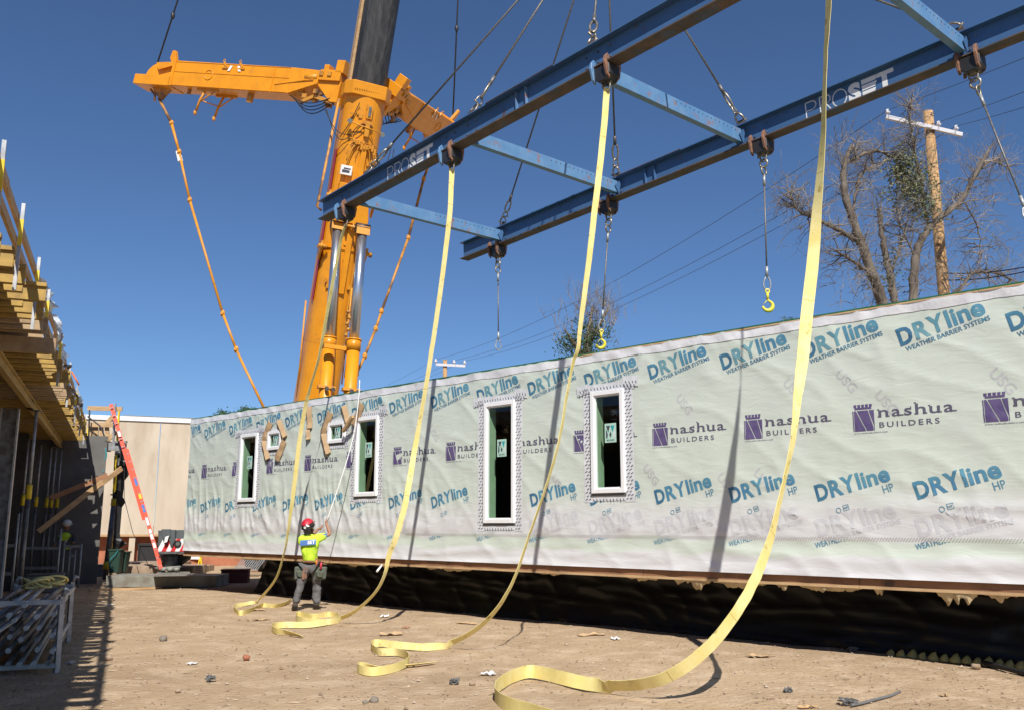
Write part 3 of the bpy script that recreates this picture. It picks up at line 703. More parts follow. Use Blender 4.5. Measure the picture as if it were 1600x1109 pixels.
# ================================================================ SPREADER FRAME
SA = V((-3.94932, 18.4, 7.89426)); SDv = V((0.67084, -0.74020, 0.04553)).normalized(); SC = V((0.74111, 0.67131, 0.00993)).normalized()
SU = SDv.cross(SC).normalized(); SW = 4.085; BH = .41
def SP(t, c, h): return SA + SDv * t + SC * c + SU * h
fr = thing('spreader_frame', 'blue steel spreader frame of two long I-beams and four cross beams, hung over the module', 'spreader frame', SP(6, SW / 2, 0))
CL = [.87, 4.3, 7.94, 11.52]; SLN = [1.62, 4.89, 7.7, 11.2]; SLF = [1.07, 4.57, 7.58, 11.42]
for nm, c, t0, t1 in (('near', 0, 0, 14.2), ('far', SW, -.35, 14.2)):
    mb = MB(); mb.beam(SP(t0, c, BH / 2), SP(t1, c, BH / 2), .014, BH - .04, SU); web = mb.build('beam_web', M['blue'], fr)
    mb = MB(); mb.beam(SP(t0, c, BH - .009), SP(t1, c, BH - .009), .26, .018, SU); mb.build('top_flange', M['blue'], fr)
    mb = MB(); mb.beam(SP(t0, c, .010), SP(t1, c, .010), .26, .02, SU); mb.build('bottom_flange', M['rust'], fr)
    mb = MB()
    for t in (SLN if c == 0 else SLF) + CL:
        for dt in (-.12, .12):
            mb.tube([SP(t + dt, c - .007, .12), SP(t + dt, c - .028, .12)], .016, 6); mb.tube([SP(t + dt, c - .007, .30), SP(t + dt, c - .028, .30)], .016, 6)
    mb.build('bolt_head', M['galv_dark'], fr)['kind'] = 'stuff'
    # splice plate and stiffeners
    mb = MB(); ts = 6.1 if c == 0 else 5.4
    mb.beam(SP(ts - .7, c, BH + .006), SP(ts + .9, c, BH + .006), .28, .012, SU); mb.build('splice_plate', M['rust'], fr)
    for t in (ts - .05, ts + .18):
        mb = MB(); mb.beam(SP(t, c - .012, .03), SP(t, c - .012, BH - .03), .10, .012, SDv); mb.build('stiffener', M['blue_light' if c == 0 else 'blue'], fr)
    # maker's lettering on the web
    t_ = 2.37 if c == 0 else 8.84; wd = 1.42 if c == 0 else 1.54
    f = lambda x, y: SP(t_ + x, c - .010, .055 + y)
    mb = MB(); H = .29; k = wd / 1.42
    lw = .018
    def thin_letter(pts, closed=False):
        for (x0, y0), (x1, y1) in zip(pts, pts[1:]):
            dx, dy = x1 - x0, y1 - y0; l = math.hypot(dx, dy)
            if l < 1e-6: continue
            nx, ny = -dy / l * lw / 2, dx / l * lw / 2; ex, ey = dx / l * lw * .4, dy / l * lw * .4
            quad_onto(mb, [((x0 - nx - ex) * k, y0 - ny - ey), ((x1 - nx + ex) * k, y1 - ny + ey), ((x1 + nx + ex) * k, y1 + ny + ey), ((x0 + nx - ex) * k, y0 + ny - ey)], f)
    arc = lambda cx, cy, rx, ry, a0, a1, n=10: [(cx + rx * math.cos(rad(a0 + (a1 - a0) * i / n)), cy + ry * math.sin(rad(a0 + (a1 - a0) * i / n))) for i in range(n + 1)]
    P_ = [(0, 0), (0, H), (.10, H)] + arc(.10, H * .74, .075, H * .26, 90, -90) + [(0, H * .48)]
    thin_letter(P_)
    R_ = [(.24 + x, y) for x, y in P_]; thin_letter(R_); thin_letter([(.34, H * .48), (.42, 0)])
    thin_letter(arc(.565, H / 2, .115, H / 2, 0, 360, 18))
    text_onto(mb, 'S', .705 * k, 0, .20 * k, H, f, .06)
    for y0, y1 in ((0, .085), (.105, .19), (.21, .29)):
        quad_onto(mb, [(.925 * k, y0), ((1.115 + y0 * .1) * k, y0), ((1.115 + y1 * .25) * k, y1), (.925 * k, y1)], f)
    quad_onto(mb, [(1.235 * k, 0), (1.315 * k, 0), (1.315 * k, .22), (1.235 * k, .22)], f); quad_onto(mb, [(1.15 * k, .22), (1.42 * k, .22), (1.42 * k, .29), (1.15 * k, .29)], f)
    mb.build('painted_lettering', M['white'], web)['kind'] = 'stuff'
# cross beams
for t in (1.12, 4.68, 7.62, 11.5):
    mb = MB(); p0 = SP(t, .03, .19); p1 = SP(t, SW - .12, .19)
    mb.beam(p0, p1, .012, .22, SU); mb.beam(p0 + SU * .116 - SDv * .049, p1 + SU * .116 - SDv * .049, .11, .012, SU); mb.beam(p0 - SU * .116 - SDv * .049, p1 - SU * .116 - SDv * .049, .11, .012, SU)
    cb = mb.build('cross_beam', M['blue_light'], fr)
    mb = MB()
    for i in range(30): 
        c = .3 + i * (SW - .6) / 29
        if c > SW * .5: mb.tube([SP(t + .004, c, .25), SP(t + .009, c, .25)], .012, 6); 
    mb.build('bolt_hole', M['black'], cb)['kind'] = 'stuff'
    for c in (.12, SW - .12):
        mb = MB(); mb.prism([SP(t + .02, c, .03), SP(t + .02, c + (.11 if c < 1 else -.0), .03), SP(t + .02, c + .11 * (1 if c > 1 else -1), BH - .03), SP(t + .02, c - .10 * (1 if c > 1 else -1), .19)], SDv * .014)
        mb.build('end_bracket', M['blue'], fr)
for c, ts in ((0, SLN), (SW, SLF)):
    for t in ts:
        mb = MB(); mb.prism([SP(t - .10, c - .015, BH + .008), SP(t + .10, c - .015, BH + .008), SP(t + .06, c - .015, BH + .13), SP(t - .06, c - .015, BH + .13)], SC * .03); mb.build('pad_eye', M['rust'], fr)

# ---------------------------------------------------------------- rigging helpers
def shackle(mb, p, dirv, side, s=1.0):
    """bow shackle: pin through p, bow pointing along dirv"""
    dirv = dirv.normalized(); side = (side - dirv * side.dot(dirv)).normalized(); pts = []
    for i in range(13):
        a = math.pi * i / 12; pts.append(p + side * math.cos(a) * .055 * s * (1 + .25 * math.sin(a)) + dirv * (math.sin(a) * .13 * s))
    mb.tube(pts, .014 * s, 6); mb.tube([p - side * .085 * s, p + side * .085 * s], .014 * s, 6)
def eye_rope(mb, p, d, s=1.0):
    """thimble eye opening at p, rope leaving along d; returns rope start"""
    d = d.normalized(); a, b = perp(d)
    pts = [p + a * math.sin(t) * .05 * s * (1 - abs(t) / 9) + d * (.10 * s - math.cos(t) * .10 * s) for t in [math.pi * 2 * i / 16 - math.pi for i in range(17)]]
    pts = [p + d * .14 * s + a * math.sin(2 * math.pi * i / 16) * .045 * s + d * (-math.cos(2 * math.pi * i / 16)) * .13 * s for i in range(17)]
    mb.tube(pts, .016 * s, 6, cap=False); return p + d * .25 * s
HOOK = SP(6.2, SW / 2, 0) + V((-.02, 0, 5.0)); HOOK = V((1.73, 15.17, 12.98))
desc_s = {(0, 0): 'dark steel rope sling rising from the far-left end of the nearer blue beam', (0, 1): 'worn grey wire sling shackled to the nearer beam right of its lettering', (0, 2): 'short steep wire sling shackled to the nearer beam beside the strap clamp nearest mid-frame', (0, 3): 'wire sling on the nearer blue beam beyond the top edge of the picture',
          (1, 0): 'long dark wire sling rising from the left end of the farther beam', (1, 1): 'wire sling above the second cross beam end on the farther beam', (1, 2): 'pale wire sling leaning left from the third cross beam end on the farther beam', (1, 3): 'low-angled wire sling at the right-hand cross beam end of the farther beam'}
for b, (c, ts) in enumerate(((0, SLN), (SW, SLF))):
    for i, t in enumerate(ts):
        p = SP(t, c, BH + .09); d = (HOOK - p).normalized()
        th = thing('wire_sling', desc_s[(b, i)], 'wire sling', p, group='wire slings between crane hook and spreader frame')
        mb = MB(); shackle(mb, p, d, SDv, 1.35); shackle(mb, p + d * .20, d, SC, 1.1); mb.build('shackle', M['shackle'], th)
        mb = MB(); q = eye_rope(mb, p + d * .30, d, 1.25); 
        mb.build('thimble', M['shackle'], th)
        mb = MB(); q2 = q + d * .18; mb.tube([q, q2], .034, 8); mb.build('ferrule', M['galv_dark'], th)
        mb = MB(); mb.tube([q2, HOOK - d * .3], .019, 8); mb.build('rope', M['rope' if (b, i) in ((0, 0), (1, 0), (1, 1)) else 'rope_light'], th)
# crane hook block above the frame
hb = thing('hook_block', 'heavy yellow crane hook block above the picture where all wire slings meet', 'hook block', HOOK)
mb = MB(); mb.torus(HOOK + V((0, 0, -.15)), (1, .3, 0), .22, .05, 18, 8); mb.build('hook', M['black'], hb)
mb = MB(); mb.box(HOOK + V((0, 0, .65)), (.35, .7, 1.1)); mb.build('block', M['yellow_paint'], hb, bevel=.04)
mb = MB()
for dx in (-.1, .1):
    for dy in (-.25, .25): mb.tube([HOOK + V((dx, dy, 1.2)), HOOK + V((dx, dy, 30))], .012, 6)
mb.build('hoist_rope', M['rope'], hb)

# clamps under the beams
def clamp(t, c, label, strap):
    p = SP(t, c, 0); th = thing('beam_clamp', label, 'beam clamp', p, group='clamps gripping the spreader beams')
    mb = MB(); mb.prism([SP(t + a, c - .12, h) for a, h in ((-.13, -.02), (-.13, -.20), (-.06, -.26), (.10, -.26), (.16, -.18), (.16, -.02))], SC * .24); mb.build('clamp_body', M['black'], th, bevel=.01)
    for dt, m in ((-.17, 'blue_light' if c == 0 else 'rust_plate'), (.10, 'rust_plate')):
        mb = MB(); mb.prism([SP(t + dt + a, c + b, h) for a, b, h in ((-.0, -.16, .08), (.0, -.10, .14), (0, -.06, .06), (0, -.10, -.02), (.0, -.08, -.26), (0, -.14, -.20), (0, -.18, -.02))], SDv * .045); mb.build('hook_plate', M[m], th, bevel=.006)
        mb = MB(); mb.prism([SP(t + dt, c + b, h) for b, h in ((.16, .08), (.10, .14), (.06, .06), (.10, -.02), (.08, -.26), (.14, -.20), (.18, -.02))], SDv * .045); mb.build('hook_plate', M['rust_plate'], th, bevel=.006)
    mb = MB(); shackle(mb, p - SU * .25, -SU, SDv, 1.1); mb.build('shackle', M['shackle'], th)
    return th
ordn = ['first clamp from the left on the nearer beam, holding a yellow strap', 'second clamp from the left on the nearer beam, just right of the lettering', 'third clamp from the left on the nearer beam, beside a wire sling', 'clamp of the nearest yellow strap, beyond the top edge of the picture']
ordf = ['first clamp from the left on the farther beam with rusty jaws', 'second clamp from the left on the farther beam behind a yellow strap', 'third clamp from the left on the farther beam, left of its lettering', 'rightmost clamp on the farther beam, right of its lettering']
for i, t in enumerate(CL): clamp(t, 0, ordn[i], True); clamp(t, SW, ordf[i], False)
# wire pendants with yellow hooks
def pendant(i, end, hook, label):
    p = SP(CL[i], SW, -.36); d = (V(end) - p).normalized(); L = (V(end) - p).length
    th = thing('wire_pendant', label, 'wire pendant', p, group='wire pendants with hooks under the farther beam')
    mb = MB(); mb.torus(p + d * .06, SC, .075, .018, 14, 6, sx=1.0); mb.torus(p + d * .20, SDv, .075, .016, 14, 6); mb.build('link', M['shackle'], th)
    mb = MB(); mb.tube([p + d * .27, p + d * .47], .026, 8); mb.tube([V(end) - d * .80, V(end) - d * .62], .026, 8); mb.build('ferrule', M['galv'], th)
    mb = MB(); mb.tube([p + d * .47, V(end) - d * .78], .014, 8); mb.build('rope', M['rope_light'], th)
    e = V(end)
    mb = MB(); s = V((1, 0, 0)); c0 = e - d * .50
    pts = [c0 + s * math.sin(2 * math.pi * k / 16) * (.065 if math.cos(2 * math.pi * k / 16) < 0 else .055) - d * math.cos(2 * math.pi * k / 16) * .12 for k in range(17)]; mb.tube(pts, .014, 6); mb.build('pear_link', M['galv'], th)
    if hook:
        mb = MB(); mb.torus(e - d * .37, (0, 1, 0), .035, .014, 10, 6); mb.tube([e - d * .35, e - d * .22], [.026, .022], 8)
        pts = []; rr = []
        for k in range(15):
            a = rad(-80 + 245 * k / 14); r = .085
            pts.append(e - d * .115 + V((math.cos(a) * 0, 0, 0)) + s * (-math.sin(a) * -r * 1.0) * -1 * 1.0 + d * (math.cos(a) * -r) * -1.0 * 1.0)
            rr.append(.030 * (1 - .6 * (k / 14)) + .008)
        # open hook curve: from shank, round the right side, up to a tip on the left
        pts = [e - d * .23]; rr = [.020]
        for k in range(13):
            a = rad(75 - 250 * k / 12); pts.append(e - d * .11 + s * math.cos(a) * .085 - d * math.sin(a) * .085); rr.append(.020 + .016 * math.sin(math.pi * k / 12))
        mb.tube(pts, rr, 8); mb.tube([e - d * .215 + s * -.005, e - d * .13 - s * .075], .007, 6); mb.build('safety_hook', M['hook'], th)
    return th
pendant(0, at_o(779, 573, 14.45), False, 'thin wire pendant under the farther beam\'s left end, its foot at the roof edge')
pendant(1, at_o(938, 546, 14.3), True, 'wire pendant whose yellow hook hangs just above the roof before the small tree')
pendant(2, at_o(1200, 488, 14.0), True, 'wire pendant with yellow hook hanging clear against blue sky, left of the nearest strap')
pendant(3, at_o(1625, 385, 13.6), True, 'wire pendant swinging outward at the right edge of the picture')

# ---------------------------------------------------------------- yellow lifting straps
def crom(ps, n=6):
    out = []
    for i in range(len(ps) - 1):
        p0 = ps[max(i - 1, 0)]; p1 = ps[i]; p2 = ps[i + 1]; p3 = ps[min(i + 2, len(ps) - 1)]
        for k in range(n):
            t = k / n; out.append(.5 * ((2 * p1) + (p2 - p0) * t + (2 * p0 - 5 * p1 + 4 * p2 - p3) * t * t + (3 * p1 - p0 - 3 * p2 + p3) * t ** 3))
    out.append(ps[-1]); return out
def strap(label, i, hang, ground, half=.048, pw=1.6, bulge=0.0):
    """hang: (px, py, twist) down to the touchdown; ground: (px, py, lean) of loops lying on edge"""
    top = SP(CL[i], 0, -.33); o0 = top.dot(NA); g0 = at_z(hang[-1][0], hang[-1][1], .09); o1 = g0.dot(NA)
    P = []; Wv = []
    y0 = hang[0][1]; y1 = hang[-1][1]
    hp = []
    for x, y, _ in hang:
        fq = max(0, (y - y0) / (y1 - y0)); hp.append(at_o(x, y, o0 + (o1 - o0) * fq ** pw + bulge * math.sin(math.pi * fq)))
    gp = [at_z(x, y, .075) for x, y, _ in ground]
    if i != 3: hp[0] = top
    allp = hp + gp
    last = None
    for k, p in enumerate(allp):
        T = (allp[min(k + 1, len(allp) - 1)] - allp[max(k - 1, 0)]).normalized(); v = (p - CAM).normalized()
        if k < len(hp):
            side = T.cross(v).normalized(); v2 = side.cross(T).normalized(); a = rad(hang[k][2]); wv = side * math.cos(a) + v2 * math.sin(a)
        else:
            s2 = T.cross(V((0, 0, 1))).normalized(); a = rad(ground[k - len(hp)][2]); wv = V((0, 0, 1)) * math.cos(a) + s2 * math.sin(a)
            wv = (wv - T * wv.dot(T)).normalized()
        if last is not None and wv.dot(last) < 0: wv = -wv
        last = wv; Wv.append(wv)
    pts = crom(allp, 7); wvs = [q.normalized() for q in crom(Wv, 7)]
    # keep lower edge on the ground
    for k, p in enumerate(pts):
        low = p.z - abs(wvs[k].z) * half
        if k > (len(hp) - 1) * 7 or low < .0: p.z += max(-.2, .004 - low) if k > (len(hp) - 1) * 7 or low < 0 else 0
    th = thing('lifting_strap', label, 'strap', pts[(len(hp) - 1) * 7], group='yellow lifting straps from beam to ground')
    mb = MB()
    for k, p in enumerate(pts): p += V((nz3(k * .37, i, 0), nz3(k * .37, i, 5), 0)) * .006
    mb.ribbon(pts, wvs, half, .005); w_ = mb.build('webbing', M['strap'], th)
    mb = MB()
    for k in [6, 31, 48, 79, 90, 113, 131]:
        if k >= len(pts) - 2: continue
        T = (pts[k + 1] - pts[k]).normalized(); nn = T.cross(wvs[k]).normalized()
        for sg in (-1, 1):
            a = pts[k] + nn * .0035 * sg; mb.poly([a - wvs[k] * half * .96, a + wvs[k] * half * .96, a + wvs[k] * half * .96 + T * .008, a - wvs[k] * half * .96 + T * .008])
    mb.build('cross_stitching', M['strap_mark'], th)['kind'] = 'stuff'
    mb = MB(); mb.torus(top + V((0, 0, .10)), SDv, .06, .016, 12, 6); mb.build('top_ring', M['black'], th)
    return th
strap('farthest yellow strap, its loops lying left of the worker\'s feet', 0,
      [(541, 348, 62), (533, 375, 60), (526, 410, 50), (517, 458, 50), (507.6, 509, 56), (498, 559, 62), (486.7, 598, 62), (478, 631, 40), (468, 688, 25), (460, 756, 30), (453, 810, 50), (447, 850, 66), (442, 870, 70), (436, 892, 66), (427, 910, 62), (414, 926, 60), (404, 936, 65)],
      [(388, 939, 55), (372, 943, 30), (366, 948, 10), (375, 955, 5), (395, 950, 10), (410, 943, 20), (428, 944, 30), (445, 941, 20), (454, 935, 10)])
strap('second yellow strap from the far end, its double loop lying right at the worker\'s feet', 1,
      [(706, 250, 20), (703, 330, 30), (693.5, 414, 35), (682, 498, 38), (670, 576, 42), (658, 646, 48), (646, 713, 20), (634, 782, 12), (620, 835, 15), (608, 866, 35), (602, 894, 60), (590, 920, 64), (570, 942, 62), (550, 957, 55), (532, 965, 45)],
      [(508, 969, 20), (480, 967, 8), (464, 963, 0), (466, 957, 5), (490, 960, 12), (515, 957, 10), (530, 961, 5), (515, 968, 20), (480, 973, 10), (445, 973, 5), (426, 976, 0), (430, 982, 10), (450, 984, 40), (472, 988, 60)])
strap('third yellow strap from the far end, ending in a flat curl on open dirt', 2,
      [(946, 128, 15), (941, 227, 22), (930, 322, 28), (919, 417, 40), (908, 500, 52), (903, 545, 62), (896, 565, 66), (885, 621, 70), (875, 682, 72), (860, 738, 72), (845, 784, 74), (827, 836, 74), (804, 902, 70), (779, 947, 62), (746, 981, 55), (705, 1003, 45)],
      [(664, 1007, 25), (620, 1004, 10), (588, 1001, 0), (580, 1006, 0), (592, 1014, 10), (620, 1015, 10), (637, 1021, 5), (637, 1030, 0), (618, 1039, 0), (585, 1045, 0), (563, 1042, 0), (561, 1037, 5), (590, 1036, 60), (640, 1031, 70), (678, 1026, 75)])
strap('nearest and widest yellow strap with its big loop in the foreground dirt', 3,
      [(1299, -60, -60), (1295, 0, -62), (1291, 70, -70), (1288, 140, -72), (1285, 230, -62), (1277, 320, -42), (1271, 400, -12), (1262, 480, 5), (1254, 560, 20), (1246, 620, 48), (1240, 680, 66), (1230, 730, 74), (1218, 784, 72), (1205, 838, 62), (1190, 880, 50), (1173, 918, 46), (1150, 957, 44), (1117, 1000, 40), (1076, 1037, 36), (1035, 1060, 38), (994, 1069, 42), (955, 1070, 45)],
      [(915, 1065, 30), (880, 1058, 12), (850, 1051, 5), (826, 1048, 0), (800, 1056, 0), (778, 1070, 0), (774, 1085, 0), (790, 1098, 0), (830, 1110, 5), (880, 1124, 10), (940, 1132, 10)], half=.068, pw=1.8, bulge=.55)

# ================================================================ MOBILE CRANE
CB = at_d(497, 612, 34.0); CT = at_d(573, 140, 31.6)
BD = (CT - CB).normalized(); BL = (CT - CB).length
FRONT0 = V((.375, -.927, 0)); FRt = (FRONT0 - BD * FRONT0.dot(BD)).normalized(); RT = BD.cross(FRt).normalized()
if RT.x < 0: RT = -RT
BASE = CB - BD * ((CB.z - 2.6) / BD.z)
cr = thing('mobile_crane', 'big yellow telescopic crane boom with two black-tipped side arms, standing behind the module', 'crane', (BASE.x, BASE.y, 0))
def cp(t, r=0, f=0): return CB + BD * t + RT * r + FRt * f
sec = []
for k in range(13):
    a = rad(180 + 180 * k / 12); sec.append((math.cos(a) * .74, -(.10 + math.sin(a) * -.62) * 1.0))
sec = [(-.74, .75), (-.62, .86), (.62, .86), (.74, .75)] + [(math.cos(rad(a)) * .74, -.10 + -abs(math.sin(rad(a))) * .66) for a in range(0, 181, 12)]
# local y axis = -front (so negative y faces the front)
mb = MB(); mb.sweep(sec, cp(-4.5), cp(BL - .05), RT, -FRt); boom = mb.build('boom_section', M['yellow_paint'], cr)
for p in boom.data.polygons: p.use_smooth = False
S = lambda px, py: None
mb = MB(); sc2 = [(x * .90, y * .90) for x, y in ((-.70, .70), (-.5, .84), (.5, .84), (.70, .70), (.70, -.35), (.56, -.58), (.34, -.70), (.0, -.74), (-.34, -.70), (-.56, -.58), (-.70, -.35))]
up2 = (at_d(591, 0, 31.0) - at_d(575, 130, 31.6)).normalized()
mb.sweep(sc2, cp(BL - .3), cp(BL) + BD * 34, RT, -FRt, .93); mb.build('inner_boom', M['black_boom'], cr)
mb = MB()
for x in (-.42, -.16, .12, .40): mb.beam(cp(BL - .2, x, .62 if abs(x) < .3 else .52), cp(BL) + BD * 34 + RT * x + FRt * (.60 if abs(x) < .3 else .5), .05, .05, FRt)
mb.build('boom_rib', M['black'], cr)
mb = MB(); mb.beam(cp(BL - .2, -.68, .0), cp(BL) + BD * 34 - RT * .64, .09, .5, FRt); mb.build('boom_edge', M['lumber'], cr)
# collar
def collar(t, h, k, m='yellow_paint', nm='collar', kk=1.0):
    c = MB(); s_ = [(x * k, y * k) for x, y in ((-.74, .8), (.74, .8), (.86, .3), (.86, -.38), (.60, -.78), (-.60, -.78), (-.86, -.38), (-.86, .3))]
    c.sweep(s_, cp(t), cp(t + h), RT, -FRt, kk); return c.build(nm, M[m], cr, bevel=.02)
collar(BL - .42, .50, 1.0)
for t in (BL - 4.2, BL - 6.05):
    c = MB(); s_ = [(x * 1.03, y * 1.03) for x, y in sec]; c.sweep(s_, cp(t), cp(t + .16), RT, -FRt); c.sweep([(x * 1.10, y * 1.06) for x, y in sec], cp(t + .05), cp(t + .09), RT, -FRt); c.build('boom_band', M['yellow_paint'], cr)
    for x in (-.84, .80):
        c = MB(); c.prism([cp(t + a, x, b) for a, b in ((-.35, .25), (.25, .45), (.25, .75), (.0, .75), (-.45, .35))], RT * .07); c.tube([cp(t + .05, x - .10, .7), cp(t + .05, x + .22, .7)], .07, 8); c.tube([cp(t + .05, x - .03, .7), cp(t + .05, x + .04, .7)], .12, 8); c.build('band_lug', M['yellow_dull'], cr)
    c = MB(); c.tube([cp(t + .05, .98, .45), cp(t + .05, 1.08, .45)], .10, 8); c.build('locking_pin', M['galv_dark'], cr)
c = MB(); c.beam(cp(BL - 7.6, .12, .79), cp(BL - 2.2, .12, .79), .20, .09, FRt); c.build('cover_strip', M['yellow_paint'], cr, bevel=.01)
c = MB(); c.beam(cp(BL - 8.3, .46, .70), cp(BL - 2.6, .46, .70), .05, .05, FRt); c.beam(cp(BL - 6.3, -.40, .66), cp(BL - 2.6, -.40, .66), .025, .025, FRt); c.build('cable_duct', M['yellow_dull'], cr)['kind'] = 'stuff'
c = MB()
for x0, x1, t in ((-.60, -.20, BL - 3.35), (.30, .62, BL - 3.4)):
    c.prism([cp(t, x0, .74), cp(t, x1, .80 if x1 < 0 else .68), cp(t + .34, x1, .80 if x1 < 0 else .68), cp(t + .34, x0, .74)], FRt * .10)
c.build('white_control_box', M['white'], cr, bevel=.01)['kind'] = 'stuff'
c = MB(); c.beam(cp(BL - 3.22, -.55, .852), cp(BL - 3.22, -.28, .885), .01, .10, BD); c.beam(cp(BL - 3.12, -.50, .86), cp(BL - 3.12, -.25, .89), .01, .05, BD); c.build('label_print', M['ink'], cr)['kind'] = 'stuff'
c = MB(); c.box(cp(BL - .95, .10, .80), (.20, .12, .50), Matrix((RT, -FRt, BD)).transposed()); c.box(cp(BL - 1.35, .10, .80), (.34, .14, .12), Matrix((RT, -FRt, BD)).transposed()); c.build('sheave_bracket', M['yellow_dull'], cr)
c = MB(); c.box(cp(BL - .95, .10, .87), (.09, .04, .34), Matrix((RT, -FRt, BD)).transposed()); c.build('sheave_slot', M['galv_dark'], cr)
# work-light bar
c = MB(); c.tube([cp(BL - 1.45, -.52, .86), cp(BL - 1.62, .62, .92)], .022, 6); c.box(cp(BL - 1.6, .10, .84), (.16, .10, .5), Matrix((RT, -FRt, BD)).transposed()); c.build('light_bar', M['yellow_dull'], cr)
for x, t in ((-.56, BL - 1.42), (.66, BL - 1.64)):
    c = MB(); c.tube([cp(t, x, .86), cp(t - .03, x, 1.0)], [.05, .085], 10); c.ball(cp(t, x, .84), .085); c.build('work_light', M['chrome'], cr)['kind'] = 'stuff'
# pipe manifold
c = MB(); rnd = random.Random(4)
for k in range(5): c.tube([cp(BL - 2.0 - k * .07, -.45 + .04 * k, .80), cp(BL - 2.12 - k * .07, .62, .74)], .020, 6)
for k in range(9): x = -.3 + k * .1; c.box(cp(BL - 2.05 - .02 * k - rnd.random() * .15, x, .84), (.07, .09, .11 + rnd.random() * .12), Matrix((RT, -FRt, BD)).transposed())
c.build('hydraulic_manifold', M['yellow_dull'], cr)['kind'] = 'stuff'
for k in range(9):
    c = MB(); x0 = -.28 + k * .08; r = .25 + .07 * (k % 4); sg = -1 if k < 5 else 1; pts = []
    for j in range(12):
        a = math.pi * .55 * j / 11; pts.append(cp(BL - 2.15 - r * (1 - math.cos(a)) * (1.6 + .25 * (k % 3)), x0 + sg * r * math.sin(a) * .8, .80 + .14 * math.sin(a) - .10 * (j / 11)))
    c.tube(pts, .014, 5); c.build('hose', M['yellow_dull'], cr)
for k, (a, b, sag) in enumerate([((BL - 1.9, -.55, .72), (BL - .9, -1.5, .1), .35), ((BL - 2.0, -.50, .74), (BL - 1.1, -1.35, .2), .5), ((BL - 2.2, .60, .60), (BL - 1.6, 1.35, -.5), .9), ((BL - 2.3, .62, .60), (BL - 1.8, 1.5, -.7), 1.3), ((BL - 1.3, .1, .85), (BL - 1.9, -.55, .7), .2), ((BL - 1.8, -.4, .8), (BL - 1.5, .3, .9), -.25), ((BL - .7, -.3, .8), (BL - 2.0, -.75, .45), .1)]):
    c = MB(); A_, B_ = cp(*a), cp(*b); c.tube([A_.lerp(B_, j / 12) - V((0, 0, sag * math.sin(math.pi * j / 12))) for j in range(13)], .017, 5); c.build('cable_loop', M['rubber'], cr)
# red strip with the boom's left flank, thin service pipe
c = MB(); c.prism([cp(BL - 8.0, -.765, .30), cp(BL - 2.4, -.765, .30), cp(BL - 2.4, -.765, -.12), cp(BL - 8.0, -.765, -.12)], -RT * .01); c.build('side_stripe', M['red'], cr)
c = MB(); c.tube([cp(BL - .6, -.95, .1), cp(BL - 4.6, -1.12, .1), cp(BL - 4.7, -.95, .15)], .05, 8); c.build('side_pipe', M['yellow_rust'], cr)
c = MB()
for t in (BL - 9.5, BL - 12.6): c.sweep([(x * 1.008, y * 1.008) for x, y in sec], cp(t), cp(t + .03), RT, -FRt)
c.build('weld_seam', M['yellow_dull'], cr)['kind'] = 'stuff'
c = MB(); rnd = random.Random(77)
for k in range(26): x = rnd.uniform(-.5, .55); t = BL - rnd.uniform(.5, 7.5); c.box(cp(t, x, .66 + .12 * (1 - abs(x) / .7)), (.05 + rnd.random() * .10, .06, .04 + rnd.random() * .14), Matrix((RT, -FRt, BD)).transposed())
for k in range(14): c.tube([cp(BL - .2, -.55 + k * .085, .80 - .004 * k), cp(BL - .2, -.55 + k * .085, .83 - .004 * k)], .018, 6)
c.build('small_fitting', M['yellow_dull'], cr)['kind'] = 'stuff'
# luffing cylinders
topL = at_d(528, 350, 32.0); topR = at_d(566.5, 358, 31.7); botL = at_d(506.5, 640, 31.6); botR = at_d(545, 640, 31.3)
for tp, bt, s in ((topL, botL, -1), (topR, botR, 1)):
    d = (bt - tp).normalized(); L = (bt - tp).length; ym = tp + d * (.62 * L + .05)
    c = MB(); c.tube([tp - d * .1, ym], .175, 24); c.build('cylinder_rod', M['chrome'], cr)
    c = MB(); c.tube([ym - d * .02, ym + d * .38], .25, 20); c.tube([ym + d * .38, bt + d * 2.5], .225, 20); c.tube([ym - d * .03, ym + d * .02], .27, 20); c.build('cylinder_barrel', M['yellow_paint'], cr)
    c = MB(); a = ym + d * 1.75; c.beam(a - RT * .3 + FRt * .1, a + RT * .3 + FRt * .1, .30, .10, d); c.build('pipe_bracket', M['yellow_dull'], cr)
    c = MB(); c.tube([a - RT * .02 + FRt * .28, a - RT * .02 + FRt * .42], .07, 8); c.tube([a + RT * .2 + FRt * .28, a + RT * .2 + FRt * .42], .07, 8); c.build('hose_fitting', M['galv_dark'], cr)
    c = MB(); c.tube([tp - RT * .26, tp + RT * .26], .19, 14); c.build('rod_eye', M['black'], cr)
    c = MB(); c.prism([tp - RT * .24 + FRt * .0 + BD * .1, tp + RT * .24 + BD * .1, tp + RT * .24 - BD * .2 + FRt * .12, tp - RT * .24 - BD * .2 + FRt * .12], FRt * .16); c.build('rod_clevis', M['yellow_dull'], cr)
mid = (topL + topR) / 2
c = MB(); c.prism([mid + RT * a + BD * b for a, b in ((-.62, .10), (.62, .10), (.62, .35), (.45, 1.5), (-.60, 1.5))], -FRt * 1.0); c.build('cylinder_bracket', M['yellow_paint'], cr, bevel=.02)
c = MB(); c.tube([topL, topR], .06, 8)
for x in (-.15, .1, .25): c.disc(mid + RT * x, RT, .12, .04, 10)
c.build('cross_shaft', M['yellow_dull'], cr)
c = MB(); c.box(mid + RT * .66 + BD * .9, (.07, .07, .22), Matrix((RT, -FRt, BD)).transposed()); c.build('warning_light', M['red'], cr)
c = MB(); c.beam(at_d(540, 545, 31.4) - RT * .75, at_d(540, 545, 31.4) + RT * .35, .14, .14); c.build('cylinder_tie', M['yellow_paint'], cr)
c = MB(); a = at_d(489, 519, 33.1); c.box(a, (.16, .12, .28)); c.build('emergency_lever', M['red'], cr)
